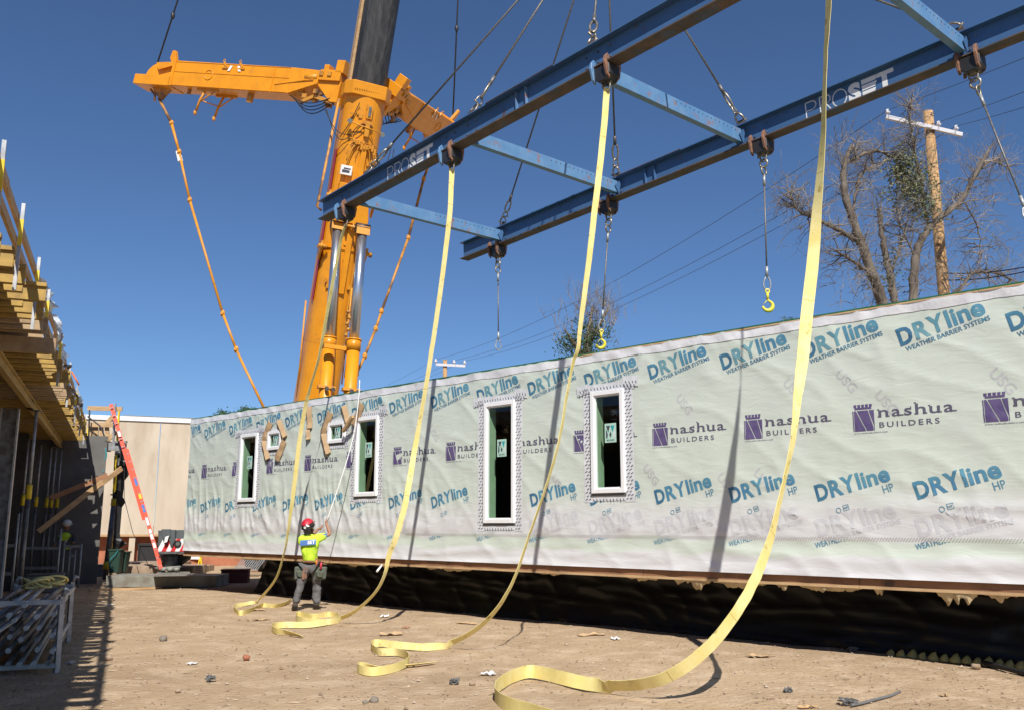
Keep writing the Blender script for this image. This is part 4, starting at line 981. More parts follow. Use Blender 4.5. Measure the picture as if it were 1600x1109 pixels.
c = MB(); c.tube([at_d(478, 470, 33.4), at_d(464, 620, 33.9)], .035, 6); c.tube([at_d(550, 450, 31.9), at_d(534, 600, 32.4)], .03, 6); c.build('handrail', M['yellow_dull'], cr)['kind'] = 'stuff'
c = MB()
for k in range(8): c.ball(at_d(544 - k * .9 + 3 * (k % 2), 488 + k * 9, 31.6), .07)
c.build('hose_coupling', M['yellow_rust'], cr)['kind'] = 'stuff'
c = MB(); c.beam(at_d(500, 480, 33.3) , at_d(492, 560, 33.6), .03, .03); c.beam(at_d(553, 470, 32.6), at_d(538, 590, 33.0), .03, .03); c.build('panel_seam', M['yellow_dull'], cr)['kind'] = 'stuff'
# carrier and superstructure behind the module
Mz = Matrix((V((.93, .37, 0)), V((-.37, .93, 0)), V((0, 0, 1)))).transposed(); b0 = V((BASE.x, BASE.y, 0))
c = MB(); c.box(b0 + V((0, 0, 1.25)), (3.0, 11, 1.0), Mz); c.build('carrier_deck', M['grey_crane'], cr, bevel=.05)
c = MB(); c.box(b0 + V((0, .3, 2.3)), (2.8, 5.0, 1.1), Mz); c.build('superstructure', M['yellow_paint'], cr, bevel=.08)
for k in range(5):
    for s in (-1, 1):
        c = MB(); q = b0 + Mz @ V((s * 1.25, -4.4 + k * 2.0, .75)); ax = Mz @ V((1, 0, 0)); c.tube([q - ax * .25, q + ax * .25], .74, 20, smooth=False); wh = c.build('wheel', M['rubber'], cr)
        c = MB(); c.disc(q + ax * s * .26, ax, .38, .03); c.build('rim', M['grey_crane'], wh)

# side arms of the boom guying
def arm(piv, tip, outer, lab, guy_px, pend):
    X = (tip - piv).normalized(); L = (tip - piv).length; Y = outer - X * outer.dot(X); Y.normalize(); Z = X.cross(Y)
    if Z.z < 0: Z = -Z
    A = lambda x, y, z: piv + X * x * L / 8.4 + Y * y + Z * z
    h = .52; wd = .42
    c = MB(); c.hexa([A(1.95, -wd, -h), A(6.75, -wd, -h), A(6.75, wd, -h), A(1.95, wd, -h), A(1.95, -wd, h), A(6.75, -wd, h * 1.06), A(6.75, wd, h * 1.06), A(1.95, wd, h)])
    c.hexa([A(.95, -wd * .9, -.06), A(1.945, -wd, -h), A(1.945, wd, -h), A(.95, wd * .9, -.06), A(.95, -wd * .9, h * .92), A(1.945, -wd, h), A(1.945, wd, h), A(.95, wd * .9, h * .92)])
    body = c.build('guy_arm', M['yellow_paint'], cr, bevel=.015)
    c = MB()
    for z in (.08, -h + .03, h - .02): c.beam(A(2.0, wd + .008, z), A(6.7, wd + .008, z), .012, .018, Y)
    c.beam(A(2.6, wd + .01, -h), A(2.6, wd + .01, h), .03, .03, Y); c.beam(A(1.1, wd + .01, .1), A(2.5, wd + .01, -.20), .03, .03, Y)
    c.torus(A(5.2, wd + .005, .02), Y, .20, .022, 20, 6); c.build('stiffening_rib', M['yellow_paint'], cr)['kind'] = 'stuff'
    c = MB()
    for x in (3.9, 4.55):
        c.beam(A(x, wd + .02, .38), A(x + .12, wd + .02, .58), .07, .05, Y); c.torus(A(x + .14, wd + .02, .64), Y, .05, .016, 10, 5); c.beam(A(x - .1, wd + .03, .34), A(x + .15, wd + .03, .34), .05, .03, Y)
    c.build('lifting_lug', M['yellow_dull'], cr)['kind'] = 'stuff'
    c = MB()
    for x, sg in ((4.02, 1), (4.38, -1)): c.prism([A(x + a + sg * b * .35, wd + .02, .34 + b) for a, b in ((-.05, -.12), (.05, -.12), (.05, .10), (-.05, .10))], Y * .01)
    c.build('white_tag', M['white'], cr)['kind'] = 'stuff'
    # root joint
    c = MB(); c.box(A(.55, 0, .30), (.95, .80, .42), Matrix((X, Y, Z)).transposed()); c.prism([A(x, -.3, z) for x, z in ((.15, .1), (.15, -.7), (.4, -.7), (1.0, -.05), (1.0, .1))], Y * .6); c.box(A(.25, .2, .66), (.36, .4, .5), Matrix((X, Y, Z)).transposed()); c.box(A(.75, .2, .56), (.22, .34, .34), Matrix((X, Y, Z)).transposed()); c.build('arm_joint', M['yellow_paint'], cr, bevel=.015)['kind'] = 'stuff'
    c = MB()
    for x in (.55, .85): c.box(A(x, .43, .34), (.18, .03, .16), Matrix((X, Y, Z)).transposed())
    c.build('joint_slot', M['yellow_rust'], cr)['kind'] = 'stuff'
    c = MB(); c.tube([A(1.0, .30, .22), A(1.45, .30, .18)], .13, 12); c.tube([A(1.45, .30, .18), A(1.75, .30, .14)], .07, 10); c.build('swing_cylinder', M['yellow_dull'], cr)
    c = MB(); rr = random.Random(9)
    for k in range(9): c.box(A(.5 + k * .15, rr.uniform(-.2, .35), -.30 - rr.random() * .45), (.2, .16, .16), Matrix((X, Y, Z)).transposed())
    c.beam(A(.6, .2, -.25), A(1.5, .2, -.75), .12, .12, Y); c.beam(A(.3, .2, -.7), A(1.0, .2, -.5), .14, .14, Y); c.build('joint_linkage', M['yellow_rust'], cr)['kind'] = 'stuff'
    for k in range(4):
        c = MB(); c.tube([A(.4 + 1.5 * j / 10, .3 - .1 * k, -.55 - (.25 + .1 * k) * math.sin(math.pi * j / 10)) for j in range(11)], .02, 5); c.build('cable_loop', M['rubber'], cr)
    # head
    c = MB(); c.hexa([A(6.76, -wd - .03, -h - .02), A(8.35, -wd - .03, -h - .02), A(8.35, wd + .03, -h - .02), A(6.76, wd + .03, -h - .02), A(6.76, -wd - .03, -.12), A(8.35, -wd - .03, -.12), A(8.35, wd + .03, -.12), A(6.76, wd + .03, -.12)]); c.build('head_beam', M['yellow_paint'], cr, bevel=.01)
    c = MB(); c.hexa([A(6.68, -wd - .03, -h), A(6.80, -wd - .03, -h), A(6.80, wd + .03, -h), A(6.68, wd + .03, -h), A(6.68, -wd - .03, h + .08), A(6.80, -wd - .03, h + .08), A(6.80, wd + .03, h + .08), A(6.68, wd + .03, h + .08)]); c.build('end_frame', M['yellow_paint'], cr)
    c = MB(); pts = [A(7.35 - .72 * math.cos(rad(a)) * -1, 0, -.12 + .66 * math.sin(rad(a))) for a in range(0, 181, 15)]; c.prism([p - Y * .22 for p in pts], Y * .12); c.prism([p + Y * .10 for p in pts], Y * .12); c.torus(A(7.45, 0, -.05), Y, .46, .05, 22, 6); c.build('guide_sheave', M['yellow_paint'], cr)
    c = MB(); c.prism([A(x, wd - .1, z) for x, z in ((6.78, h), (7.6, .45), (7.45, .15), (6.78, .38))], Y * .04); c.build('sheave_guard', M['yellow_paint'], cr)
    c = MB(); c.prism([A(x, -.05, z) for x, z in ((7.15, .5), (6.95, .5), (7.15, 1.12), (7.28, 1.12), (7.32, .8))], Y * .12); c.build('guide_fin', M['yellow_paint'], cr)
    # stand and brackets below
    c = MB()
    for y, x0 in ((.25, 5.35), (-.3, 4.95)):
        c.tube([A(x0 - .05, y, -h), A(x0 + .10, y, -1.0), A(x0 + .15, y, -1.45)], .05, 6); c.tube([A(x0 - .5, y, -h), A(x0 + .08, y, -1.05)], .03, 6); c.beam(A(x0 - .55, y, -h - .04), A(x0 + .3, y, -h - .04), .1, .1, Y); c.ball(A(x0 + .17, y, -1.52), .10, (.7, .7, 1.1))
    c.tube([A(5.45, .25, -.98), A(5.05, -.3, -1.0)], .025, 6); c.build('folding_stand', M['yellow_dull'], cr)['kind'] = 'stuff'
    c = MB(); c.box(A(3.55, .1, -h - .18), (.22, .14, .34), Matrix((X, Y, Z)).transposed()); c.box(A(6.1, .1, -h - .10), (.12, .10, .2), Matrix((X, Y, Z)).transposed()); c.build('hanging_bracket', M['yellow_rust'], cr)['kind'] = 'stuff'
    c = MB(); c.prism([A(x, -.1, z) for x, z in ((7.0, -h), (7.75, -h), (7.55, -.80), (7.30, -1.0), (7.2, -.8))], Y * .2); c.tube([A(7.8, .1, -.62), A(7.55, .1, -.85), A(7.5, .1, -1.1)], .05, 6); c.build('pendant_lug', M['yellow_rust'], cr)
    # guy rope upward
    g0 = A(7.9, 0, .25); c = MB(); g1 = at_d(*guy_px); g2 = g1 + (g1 - g0) * 2.2; c.tube([g0, g1, g2], .035, 6); c.ball(g0.lerp(g1, .78), .09, (1, 1, 2)); c.build('guy_rope', M['black'], cr)
    # pendant links down to the crane
    pts = [A(7.42, 0, -.95)] + [at_d(*q) for q in pend]
    for i in range(len(pts) - 1):
        a, b = pts[i], pts[i + 1]; d = (b - a).normalized()
        c = MB(); c.tube([a, b], .060 if i < 2 else .052, 8); c.build('pendant_bar', M['yellow_dull' if (lab == 'l' and i > 0) else 'yellow_rust'], cr)
        c = MB(); c.ball(b, .095, (1, .7, 1.5)); c.disc(b, (0, 1, 0), .06, .2, 10); c.build('pendant_joint', M['yellow_dull'], cr)
    if lab == 'l':
        q = pts[1].lerp(pts[3], .44); d = (pts[3] - pts[1]).normalized(); c = MB(); c.beam(q - d * .25, q + d * .22, .14, .14); c.build('pendant_label', M['white'], cr)
pvL = at_d(545, 138, 32.2); tpL = at_d(223, 118, 36.0)
pvR = at_d(603, 146, 32.0); tpR = at_d(707, 214, 39.2)
arm(pvL, tpL, V((-.45, -.89, 0)), 'l', (278, 0, 34.5), [(268, 193, 35.6), (280, 238, 35.4), (296.5, 313, 35.2), (348, 490, 34.7), (369, 546, 34.5), (414, 640, 34.2)])
arm(pvR, tpR, V((.86, -.22, -.75)), 'r', (715.5, 0, 37.5), [(662, 280, 37.6), (638, 372, 37.0), (596, 487, 35.5), (587, 514, 35.2), (570, 556, 34.5), (557, 584, 34.2)])

# ================================================================ FORMWORK DECK ON THE LEFT
EV = V((-.3875, .9219, 0)).normalized(); RV = V((EV.y, -EV.x, 0)); B0 = V((-4.2, 7.33, 0))
def B(t, s, z): return B0 + EV * t + RV * s + V((0, 0, z))
dk = thing('formwork_deck', 'raised concrete-formwork deck on the left with rows of yellow timber beam ends', 'formwork deck', B(10, -2, 0))
rnd = random.Random(12)
TE = 20.9
jm = None
t = -5.0; k = 0
while t < TE:
    hgt = .20; drop = 0
    ext = rnd.uniform(-.16, .05) + (.10 if k % 9 == 4 else 0)
    old = 1 if (k // 6) % 3 == 1 and rnd.random() < .7 else 0
    mb = MB(); zc = 4.11 + rnd.uniform(-.005, .005)
    tw = rnd.uniform(-.04, .04)
    mb.ibeam(B(t + tw, -6.2, zc), B(t, ext, zc), .20, .09, .04, .03)
    o = mb.build('joist', M['joist_old' if old else 'joist'], dk); 
    t += rnd.choice([.30, .34, .40, .46, .20]); k += 1
# primary beams along the edge direction, with long protruding ends
for s in (-.72, -2.6, -4.6):
    for t0, t1 in ((-14, -3.05), (-3, 4.4), (4.0, 11.2), (10.9, 17.6), (17.3, TE)):
        mb = MB(); mb.ibeam(B(t0, s + .05 * (t0 > 0), 3.905), B(t1, s + .05 * (t0 > 0), 3.905), .20, .09, .04, .03); mb.build('main_beam', M['joist'], dk)
for tt in (4.6,):
    mb = MB(); mb.beam(B(tt, -5, 3.90), B(tt, .12, 3.90), .09, .19); mb.build('main_beam', M['joist_old'], dk)
mb = MB(); mb.hexa([B(a, b, z) for z in (4.215, 4.25) for a, b in ((-14, -.28), (-14, -7), (TE, -7), (TE, -.28))]); mb.build('plywood_sheet', M['ply'], dk)
# slab shuttering edge and goods on the deck
mb = MB(); mb.hexa([B(a, b, z) for z in (4.25, 4.40) for a, b in ((-14, -.75), (-14, -.80), (TE, -.80), (TE, -.75))]); mb.build('edge_shutter', M['osb'], dk)
gd = thing('guard_rail', 'timber guard rail on steel posts with yellow bands running along the deck edge', 'guard rail', B(10, .05, 4.25))
posts = []
for px in (7, 36, 61, 76, 96.5, 110, 121, 128.5, 134, 138):
    # intersect picture column near the post foot with the edge line
    best = min([i * .02 for i in range(-150, 1100)], key=lambda q: abs(((B(q, -.03, 4.66) - CAM).dot(CX) / (B(q, -.03, 4.66) - CAM).dot(CF)) * FPX + 800 - px)); posts.append(best)
lastp = -9
for q in posts:
    if q - lastp < .3: continue
    lastp = q; lean = rnd.uniform(-.05, .05); tl = rnd.uniform(-.02, .04)
    f = lambda h: B(q + lean * h, -.03 + tl * h * .3, 3.96 + h)
    mb = MB(); mb.beam(f(-.15), f(.70), .032, .032, EV); po = mb.build('guard_post', M['galv'], gd)
    mb = MB(); mb.beam(f(.28), f(.54), .035, .035, EV); mb.build('yellow_band', M['yellow'], po)
for z, s in ((4.31, -.075), (4.52, -.075)):
    t = -3
    while t < TE:
        l = rnd.uniform(2.6, 4.0); mb = MB(); mb.beam(B(t, s, z + rnd.uniform(-.02, .02)), B(min(t + l + .2, TE), s + .01, z + rnd.uniform(-.02, .02)), .032, .09); mb.build('rail_board', M['lumber'], gd); t += l
# stacked goods behind the rail
def goods(name, label, cat, t, s, z, size, m, tilt=0):
    th = thing(name, label, cat, B(t, s, z)); Mx = Matrix((EV, RV, V((0, 0, 1)))).transposed() @ Matrix.Rotation(tilt, 3, 'X')
    n = 5
    for k in range(n):
        mb = MB(); mb.box(B(t, s, z) + Mx @ V((rnd.uniform(-.03, .03), 0, size[2] * (k + .5) / n)), (size[0], size[1], size[2] / n * .9), Mx); mb.build('sheet', M[m], th)
goods('osb_stack', 'stack of pale wood boards on the deck behind the second guard post', 'board stack', 3.0, -.75, 4.27, (1.5, .5, .33), 'osb')
goods('insulation_stack', 'orange-edged board stack on the deck behind the third guard post', 'board stack', 4.9, -.5, 4.27, (.8, .4, .30), 'rim_face', .03)
goods('wrapped_pallet', 'grey plastic-wrapped pallet of goods along the middle of the deck', 'wrapped pallet', 8.2, -.62, 4.27, (3.2, .5, .30), 'plastic_white')
for i, (t, z, lab) in enumerate([(5.3, 4.62, 'torn white plastic flapping at the deck edge above the second stack'), (7.6, 4.62, 'large white plastic sheet bulging over the guard rail at mid deck'), (8.3, 4.45, 'crumpled white wrap hanging outside the mid-deck rail'), (16.3, 4.6, 'small scrap of white plastic near the far end of the rail')]):
    mb = MB(); vv = []
    for a in range(9):
        vv.append([])
        for b in range(9):
            u_, v_ = a / 8 - .5, b / 8 - .5; vv[-1].append(mb.bm.verts.new(B(t + u_ * .6 + .1 * nz3(a * .7, b * .7, i), -.2 + .3 * math.cos(v_ * 3) * .5 + .16 * nz3(a * .9, b * .9, i + 3), z + v_ * .55 + .1 * nz3(a * .5, b * .8, i + 7))))
    for a in range(8):
        for b in range(8): mb.face([vv[a][b], vv[a + 1][b], vv[a + 1][b + 1], vv[a][b + 1]], True)
    o = mb.build('plastic_wrap', M['plastic_white'], loc=B(t, -.2, z - .4)); meta(o, lab, 'plastic sheet', 'loose plastic on the deck')
mb = MB(); pts = [B(9.5 + .6 * k, -.1 + .12 * math.sin(k * 1.9), 4.40 + .12 * math.sin(k * 1.3)) for k in range(14)]; mb.tube(crom(pts, 4), .022, 6); o = mb.build('cable', M['black'], loc=pts[0]); meta(o, 'dark cable draped in loops over the far half of the guard rail', 'cable')
mb = MB(); pts = [B(11.0 + .05 * math.cos(k), -.02 + .03 * k, 4.55 - .05 * k) for k in range(6)]; mb.tube(crom(pts, 3), .015, 6); o = mb.build('orange_sling', M['orange'], loc=pts[0]); meta(o, 'small orange sling hanging on the guard rail past its middle', 'sling')

# under the deck: back wall, props, frames
bk = thing('building_core', 'unlit unfinished building wall with studs behind the shoring under the deck', 'building', B(12, -6.5, 0))
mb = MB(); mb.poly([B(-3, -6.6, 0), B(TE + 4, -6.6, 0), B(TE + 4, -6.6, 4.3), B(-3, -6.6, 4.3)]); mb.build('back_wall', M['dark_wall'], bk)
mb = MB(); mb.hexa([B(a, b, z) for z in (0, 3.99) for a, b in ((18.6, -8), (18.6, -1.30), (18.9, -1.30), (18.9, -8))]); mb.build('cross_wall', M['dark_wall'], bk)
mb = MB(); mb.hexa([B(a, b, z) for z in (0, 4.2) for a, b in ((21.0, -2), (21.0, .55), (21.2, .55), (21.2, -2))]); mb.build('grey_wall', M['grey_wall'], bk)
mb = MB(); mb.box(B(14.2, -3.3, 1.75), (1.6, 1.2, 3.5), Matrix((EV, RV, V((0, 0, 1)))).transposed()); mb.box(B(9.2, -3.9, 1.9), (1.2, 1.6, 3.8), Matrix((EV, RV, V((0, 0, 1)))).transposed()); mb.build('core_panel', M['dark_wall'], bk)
for k in range(12):
    mb = MB(); t = 14.6 + k * .62; mb.beam(B(t, -2.9 + .02 * k, 0), B(t, -2.9 + .02 * k, 3.8), .06, .10); mb.build('stud', M['mat_timber' if k % 3 else 'galv_dark'], bk)
def prop(t, s, label, m='galv_dark', h=3.8, lean=(0, 0), tw=.03):
    p = B(t, s, 0); q = B(t + lean[0], s + lean[1], h); d = q - p
    th = thing('steel_prop', label, 'steel prop', p, group='steel props under the formwork deck')
    mb = MB(); mb.tube([p + d * .02, p + d * .60], tw * 1.25, 10); mb.build('outer_tube', M[m], th)
    mb = MB(); mb.tube([p + d * .60, q], tw, 10); mb.build('inner_tube', M['galv'], th)
    mb = MB(); mb.tube([p + d * .56, p + d * .63], tw * 1.7, 10); mb.build('collar', M['yellow'], th)
    mb = MB(); mb.box(p + V((0, 0, .012)), (.16, .16, .015)); mb.box(q, (.16, .16, .015)); mb.build('end_plate', M['galv_dark'], th)
    return th
hc_ = thing('column', 'broad pale-edged steel column under the deck at the left edge of the picture', 'column', B(11.1, -1.0, 0))
mb = MB(); mb.beam(B(11.1, -1.0, 0), B(11.1, -1.0, 3.8), .26, .03, EV); mb.build('web', M['galv_dark'], hc_)
for s_ in (-.14, .14):
    mb = MB(); mb.beam(B(11.1, -1.0 + s_, 0), B(11.1, -1.0 + s_, 3.8), .03, .20, EV); mb.build('flange', M['galv'], hc_)
prop(11.3, -.58, 'tall grey steel prop with yellow collar under the near part of the deck')
prop(13.0, -1.3, 'steel prop midway under the deck behind the metal frames')
def px_ts(px, py):
    q = at_z(px, py, 0) - B0; return q.dot(EV), q.dot(RV)
for i, (t, s) in enumerate([px_ts(x_, y_) for x_, y_ in ((61, 915), (69, 914), (78, 913), (87, 912), (95, 911), (104, 909), (22, 925), (44, 918))]):
    prop(t, s, ['first inner-row steel prop counted from the worker under the deck', 'second inner-row steel prop behind the worker under the deck', 'third inner-row steel prop deep under the deck', 'fourth inner-row steel prop deep under the deck', 'last inner-row steel prop near the far wall under the deck', 'inner steel prop at the far left under the deck', 'inner steel prop left of the boxed wall panel', 'inner steel prop right in front of the dark wall panel'][i], tw=.028)
# deck-end prop pair, tarp and braces
pe = at_z(164, 905, 0)
th = thing('steel_prop', 'leaning grey steel prop with yellow bands at the outer end of the deck', 'steel prop', pe, group='steel props under the formwork deck')
q = at_d(188, 706, pe.y + .05); d = q - pe
mb = MB(); mb.tube([pe, pe + d * .62], .085, 12); mb.build('outer_tube', M['galv_dark'], th)
mb = MB(); mb.tube([pe + d * .62, q], .075, 12); mb.build('inner_tube', M['black'], th)
for a, b in ((.08, .14), (.575, .63)):
    mb = MB(); mb.tube([pe + d * a, pe + d * b], .10, 12); mb.build('yellow_band', M['yellow'], th)
mb = MB(); mb.tube([pe + d * .655, pe + d * .665], .14, 12); mb.build('collar', M['black'], th)
mb = MB(); mb.tube([q - V((0, 0, .1)), q + V((0, 0, .03))], .16, 12); mb.build('prop_head', M['black'], th)
y0, y1 = at_z(172, 898, 0), at_d(181, 712, 27.9)
th = thing('yellow_tube', 'slim yellow steel tube standing beside the leaning grey prop', 'steel tube', y0)
mb = MB(); mb.tube([y0, y1], .045, 8); mb.build('tube', M['yellow'], th); mb = MB(); mb.torus(y0.lerp(y1, .62), (0, 0, 1), .06, .02, 10, 5); mb.torus(y0.lerp(y1, .3), (0, 0, 1), .06, .02, 10, 5); mb.build('clip', M['black'], th)
mb = MB(); rr = random.Random(8); a = at_d(191, 702, 28.3); b = at_d(176, 890, 28.9); L = []; R = []
for k in range(24):
    p = a.lerp(b, k / 23); L.append(mb.bm.verts.new(p - CX * .06)); R.append(mb.bm.verts.new(p + CX * (.10 + rr.random() * .26 * (rr.random() < .5)) + V((0, .08, 0))))
for k in range(23): mb.face([L[k], R[k], R[k + 1], L[k + 1]])
o = mb.build('tarp_strip', M['black'], loc=b); meta(o, 'ragged dark tarp strip hanging behind the leaning prop at the deck end', 'tarp')
for (x0, y0_, x1, y1_, Y, lab) in [(148, 763, 190, 731, 27.0, 'short pale timber brace jutting out past the leaning prop'), (152, 752, 165, 742, 27.3, 'stub of pale timber just behind the jutting brace'), (78, 778, 168, 742, 26.2, 'long reddish timber brace slanting under the deck end'), (60, 830, 160, 752, 25.8, 'pale timber brace running down into the dark under the deck')]:
    mb = MB(); a = at_d(x0, y0_, Y - .6); b = at_d(x1, y1_, Y + .2); mb.beam(a, b, .05, .14); o = mb.build('timber_brace', M['lumber' if 'pale' in lab else 'rim'], loc=a); meta(o, lab, 'timber brace', 'timber braces at the deck end')
# end platform with its timber rails
pf = thing('end_platform', 'small work platform with timber rails at the far end of the deck', 'work platform', at_d(165, 700, 27.0))
YP = 27.2
mb = MB(); mb.ibeam(at_d(137, 697, YP), at_d(172, 697, YP), .30, .2, .03, .03); mb.build('steel_beam', M['steel_plate'], pf)
mb = MB(); mb.beam(at_d(166, 697, YP - .1), at_d(196, 698, YP - .1), .16, .22); mb.beam(at_d(180, 690, YP - .2), at_d(198, 690, YP - .2), .12, .06); mb.build('beam_head', M['galv'], pf)
for x0, y0_, x1, y1_, ht in ((137, 637, 191, 638.5, .10), (137, 663, 186, 663.5, .10)):
    mb = MB(); mb.beam(at_d(x0, y0_, YP), at_d(x1, y1_, YP), .04, ht * 1.3); mb.build('rail_board', M['lumber'], pf)
for x, yt, m in ((180, 630, 'galv'), (186, 642, 'yellow')):
    mb = MB(); mb.beam(at_d(x, yt, YP - .1), at_d(x - 3, 694, YP - .1), .05, .05); mb.build('platform_post', M[m], pf)
for x0, y0_, x1, y1_ in ((176, 650, 164, 664), (165, 690, 182, 674), (158, 666, 160, 690), (167, 664, 168, 690), (143, 664, 143, 700), (150, 664, 151, 690)):
    mb = MB(); mb.beam(at_d(x0, y0_, YP + .1), at_d(x1, y1_, YP + .1), .04, .12); mb.build('bracing_board', M['lumber'], pf)
for i, pts in enumerate([[(148, 692), (163, 697), (166, 712), (161, 722), (162, 738)], [(137, 650), (150, 660), (158, 668), (166, 690)], [(140, 640), (138, 700), (136, 760)]]):
    mb = MB(); mb.tube(crom([at_d(x, y, 26.9) for x, y in pts], 5), .022, 6); o = mb.build('hose', M['teal_hose' if i == 0 else 'black'], loc=at_d(*pts[-1], 26.9)); meta(o, ['teal air hose looped over the platform beam', 'thin dark cord strung between the platform rails', 'thin dark cord hanging at the deck corner'][i], 'hose')

# metal frames standing under the deck
def frame(px, zt, label, rz, wd, rails):
    p = at_z(*px, 0); th = thing('scaffold_frame', label, 'scaffold frame', p, rz, group='galvanised scaffold frames by the deck')
    Mx = Matrix.Rotation(rz, 3, 'Z')
    for x in (0, wd):
        mb = MB(); mb.tube([p + Mx @ V((x, 0, 0)), p + Mx @ V((x, 0, zt))], .026, 8); mb.build('upright', M['galv'], th)
    for z in rails:
        mb = MB(); mb.beam(p + Mx @ V((0, 0, z)), p + Mx @ V((wd, 0, z)), .04, .07); mb.build('rail', M['galv'], th)
    mb = MB(); mb.tube([p + Mx @ V((0, 0, zt)), p + Mx @ V((0, 0, zt + .05)), p + Mx @ V((.05, 0, zt + .08))], .022, 6); mb.build('coupling_pin', M['galv'], th)
frame((31, 921), 1.55, 'wide galvanised frame standing under the deck left of the second worker', rad(4), .90, (1.05, .55))
frame((95, 918), 1.15, 'narrower galvanised frame standing right in front of the second worker', rad(6), .44, (1.08,))
frame((105, 914), .95, 'low slim galvanised frame nearest the sunlit yard edge', rad(10), .14, (.80,))
frame((-30, 940), 1.9, 'tall galvanised frame at the far left edge under the deck', rad(4), .62, (1.2, .6))
# crate and panel under deck
for i, (px, sz, m, lab) in enumerate([((70, 925), (.8, .5, .42), 'grey_box', 'dark grey crate under the deck behind the frames'), ((133, 905), (.30, .3, 1.9), 'black', 'tall black panel leaning by the sunlit yard edge under the deck'), ((148, 900), (.7, .4, .35), 'grey_box', 'low dark bundle on the ground at the foot of the deck-end prop')]):
    mb = MB(); p = at_z(*px, 0); mb.box(p + V((0, 0, sz[2] / 2)), sz, Matrix.Rotation(rad(18), 3, 'Z')); mb.box(p + V((0, 0, sz[2] + .02)), (sz[0] + .04, sz[1] + .04, .04), Matrix.Rotation(rad(18), 3, 'Z')); o = mb.build('crate', M[m], loc=p, bevel=.02); meta(o, lab, 'crate' if i != 1 else 'panel')
# rack of scaffold tubes at lower left
rk = at_z(88, 1050, 0)
th = thing('tube_rack', 'low rack stacked with galvanised tubes and topped with tangled yellow rope, at lower left', 'tube rack', rk)
Mx = Matrix((RV, EV, V((0, 0, 1)))).transposed()
R = lambda x, y, z: rk + Mx @ V((x, y, z))
RL = 3.0
for x, y in ((0, 0), (-.02, RL), (-.75, 0), (-.75, RL)):
    mb = MB(); mb.beam(R(x, y, 0), R(x - .01, y + .02, .84), .055, .055); mb.tube([R(x, y, .84), R(x + .03, y, .92), R(x + .07, y, .89)], .028, 6); mb.build('rack_post', M['galv'], th)
for y in (0, RL):
    for z in (.08, .78):
        mb = MB(); mb.beam(R(0, y, z), R(-.75, y, z), .05, .05); mb.build('rack_bar', M['galv'], th)
for i in range(6):
    for j in range(5):
        mb = MB(); e0, e1 = rnd.uniform(-.25, .1), rnd.uniform(RL - .1, RL + .3); x = -.06 - j * .15 + rnd.uniform(-.03, .03); z = .14 + i * .125
        mb.tube([R(x, e0, z + rnd.uniform(-.02, .02)), R(x + rnd.uniform(-.04, .04), e1, z + rnd.uniform(-.03, .03))], .030, 8); mb.build('steel_tube', M['galv' if (i + j) % 3 else 'galv_dark'], th)
mb = MB()
for k in range(9):
    c0 = R(-.22 - .04 * k % .3, 1.9 + rnd.random() * .7, .86 + .03 * rnd.random()); mb.torus(c0, V((rnd.uniform(-.5, .5), rnd.uniform(-.5, .5), 1)), .10 + .07 * rnd.random(), .017, 16, 5)
o = mb.build('rope_coil', M['strap'], loc=R(-.2, 2.0, .85)); meta(o, 'tangled coil of dull yellow rope lying on top of the tube rack', 'rope coil')
th2 = thing('tube_bundle', 'loose galvanised tubes lying on the ground at the far left edge', 'tube bundle', at_z(-20, 990, 0))
for k in range(6):
    mb = MB(); a = at_z(-60 + k * 4, 1000 - k * 9, .10 + .05 * (k % 3)); mb.tube([a, a + EV * 3.4 + RV * (.9 + .06 * k)], .035, 8); mb.build('steel_tube', M['galv'], th2)
th2 = thing('scaffold_frame', 'galvanised frame lying against the tube rack at the lower left corner', 'scaffold frame', at_z(20, 1040, 0), group='galvanised scaffold frames by the deck')
a = at_z(30, 1060, 0)
for k in range(4):
    mb = MB(); mb.tube([a + EV * .35 * k - RV * .9, a + EV * (.35 * k) - RV * .1 + V((0, 0, .62))], .024, 8); mb.build('rail', M['galv'], th2)
for s_ in (0, 1):
    mb = MB(); q = a - RV * (.9 - .8 * s_) + V((0, 0, .62 * s_)); mb.tube([q - EV * .1, q + EV * 1.25], .026, 8); mb.build('upright', M['galv'], th2)

# ================================================================ FAR END: CONCRETE BUILDING, LADDER, YARD GOODS
cw = thing('concrete_building', 'tan precast concrete building with white roof edge closing the far end of the yard', 'building', at_d(240, 835, 37))
PC = at_d(300, 654, 37.6); WX = RV.copy(); WZ = PC.z
def CWp(x, y, z): return V((PC.x, PC.y, 0)) + WX * x + EV * y + V((0, 0, z))
for x0, x1 in ((-9, -4.75), (-4.72, -1.2), (-1.17, 2.5), (2.53, 6.5)):
    mb = MB(); mb.hexa([CWp(a, b, z) for z in (1.28, WZ - .18) for a, b in ((x0, 0), (x1, 0), (x1, .25), (x0, .25))]); mb.build('concrete_panel', M['concrete'], cw)
mb = MB(); mb.hexa([CWp(a, b, z) for z in (WZ - .177, WZ) for a, b in ((-9.1, -.06), (6.6, -.06), (6.6, .3), (-9.1, .3))]); mb.build('roof_cap', M['cap'], cw)
mb = MB(); mb.hexa([CWp(a, b, z) for z in (WZ + .003, WZ + .10) for a, b in ((-2.6, .5), (.2, .5), (.2, 2.0), (-2.6, 2.0))]); mb.build('roof_hatch', M['steel_plate'], cw)
mb = MB(); mb.hexa([CWp(a, b, z) for z in (1.20, 1.277) for a, b in ((-9, -.05), (6.5, -.05), (6.5, .2), (-9, .2))]); mb.build('bottom_sill', M['lumber'], cw)
mb = MB(); mb.hexa([CWp(a, b, z) for z in (0, 1.19) for a, b in ((-9, .5), (6.5, .5), (6.5, .8), (-9, .8))]); mb.build('foundation', M['brick_red'], cw)
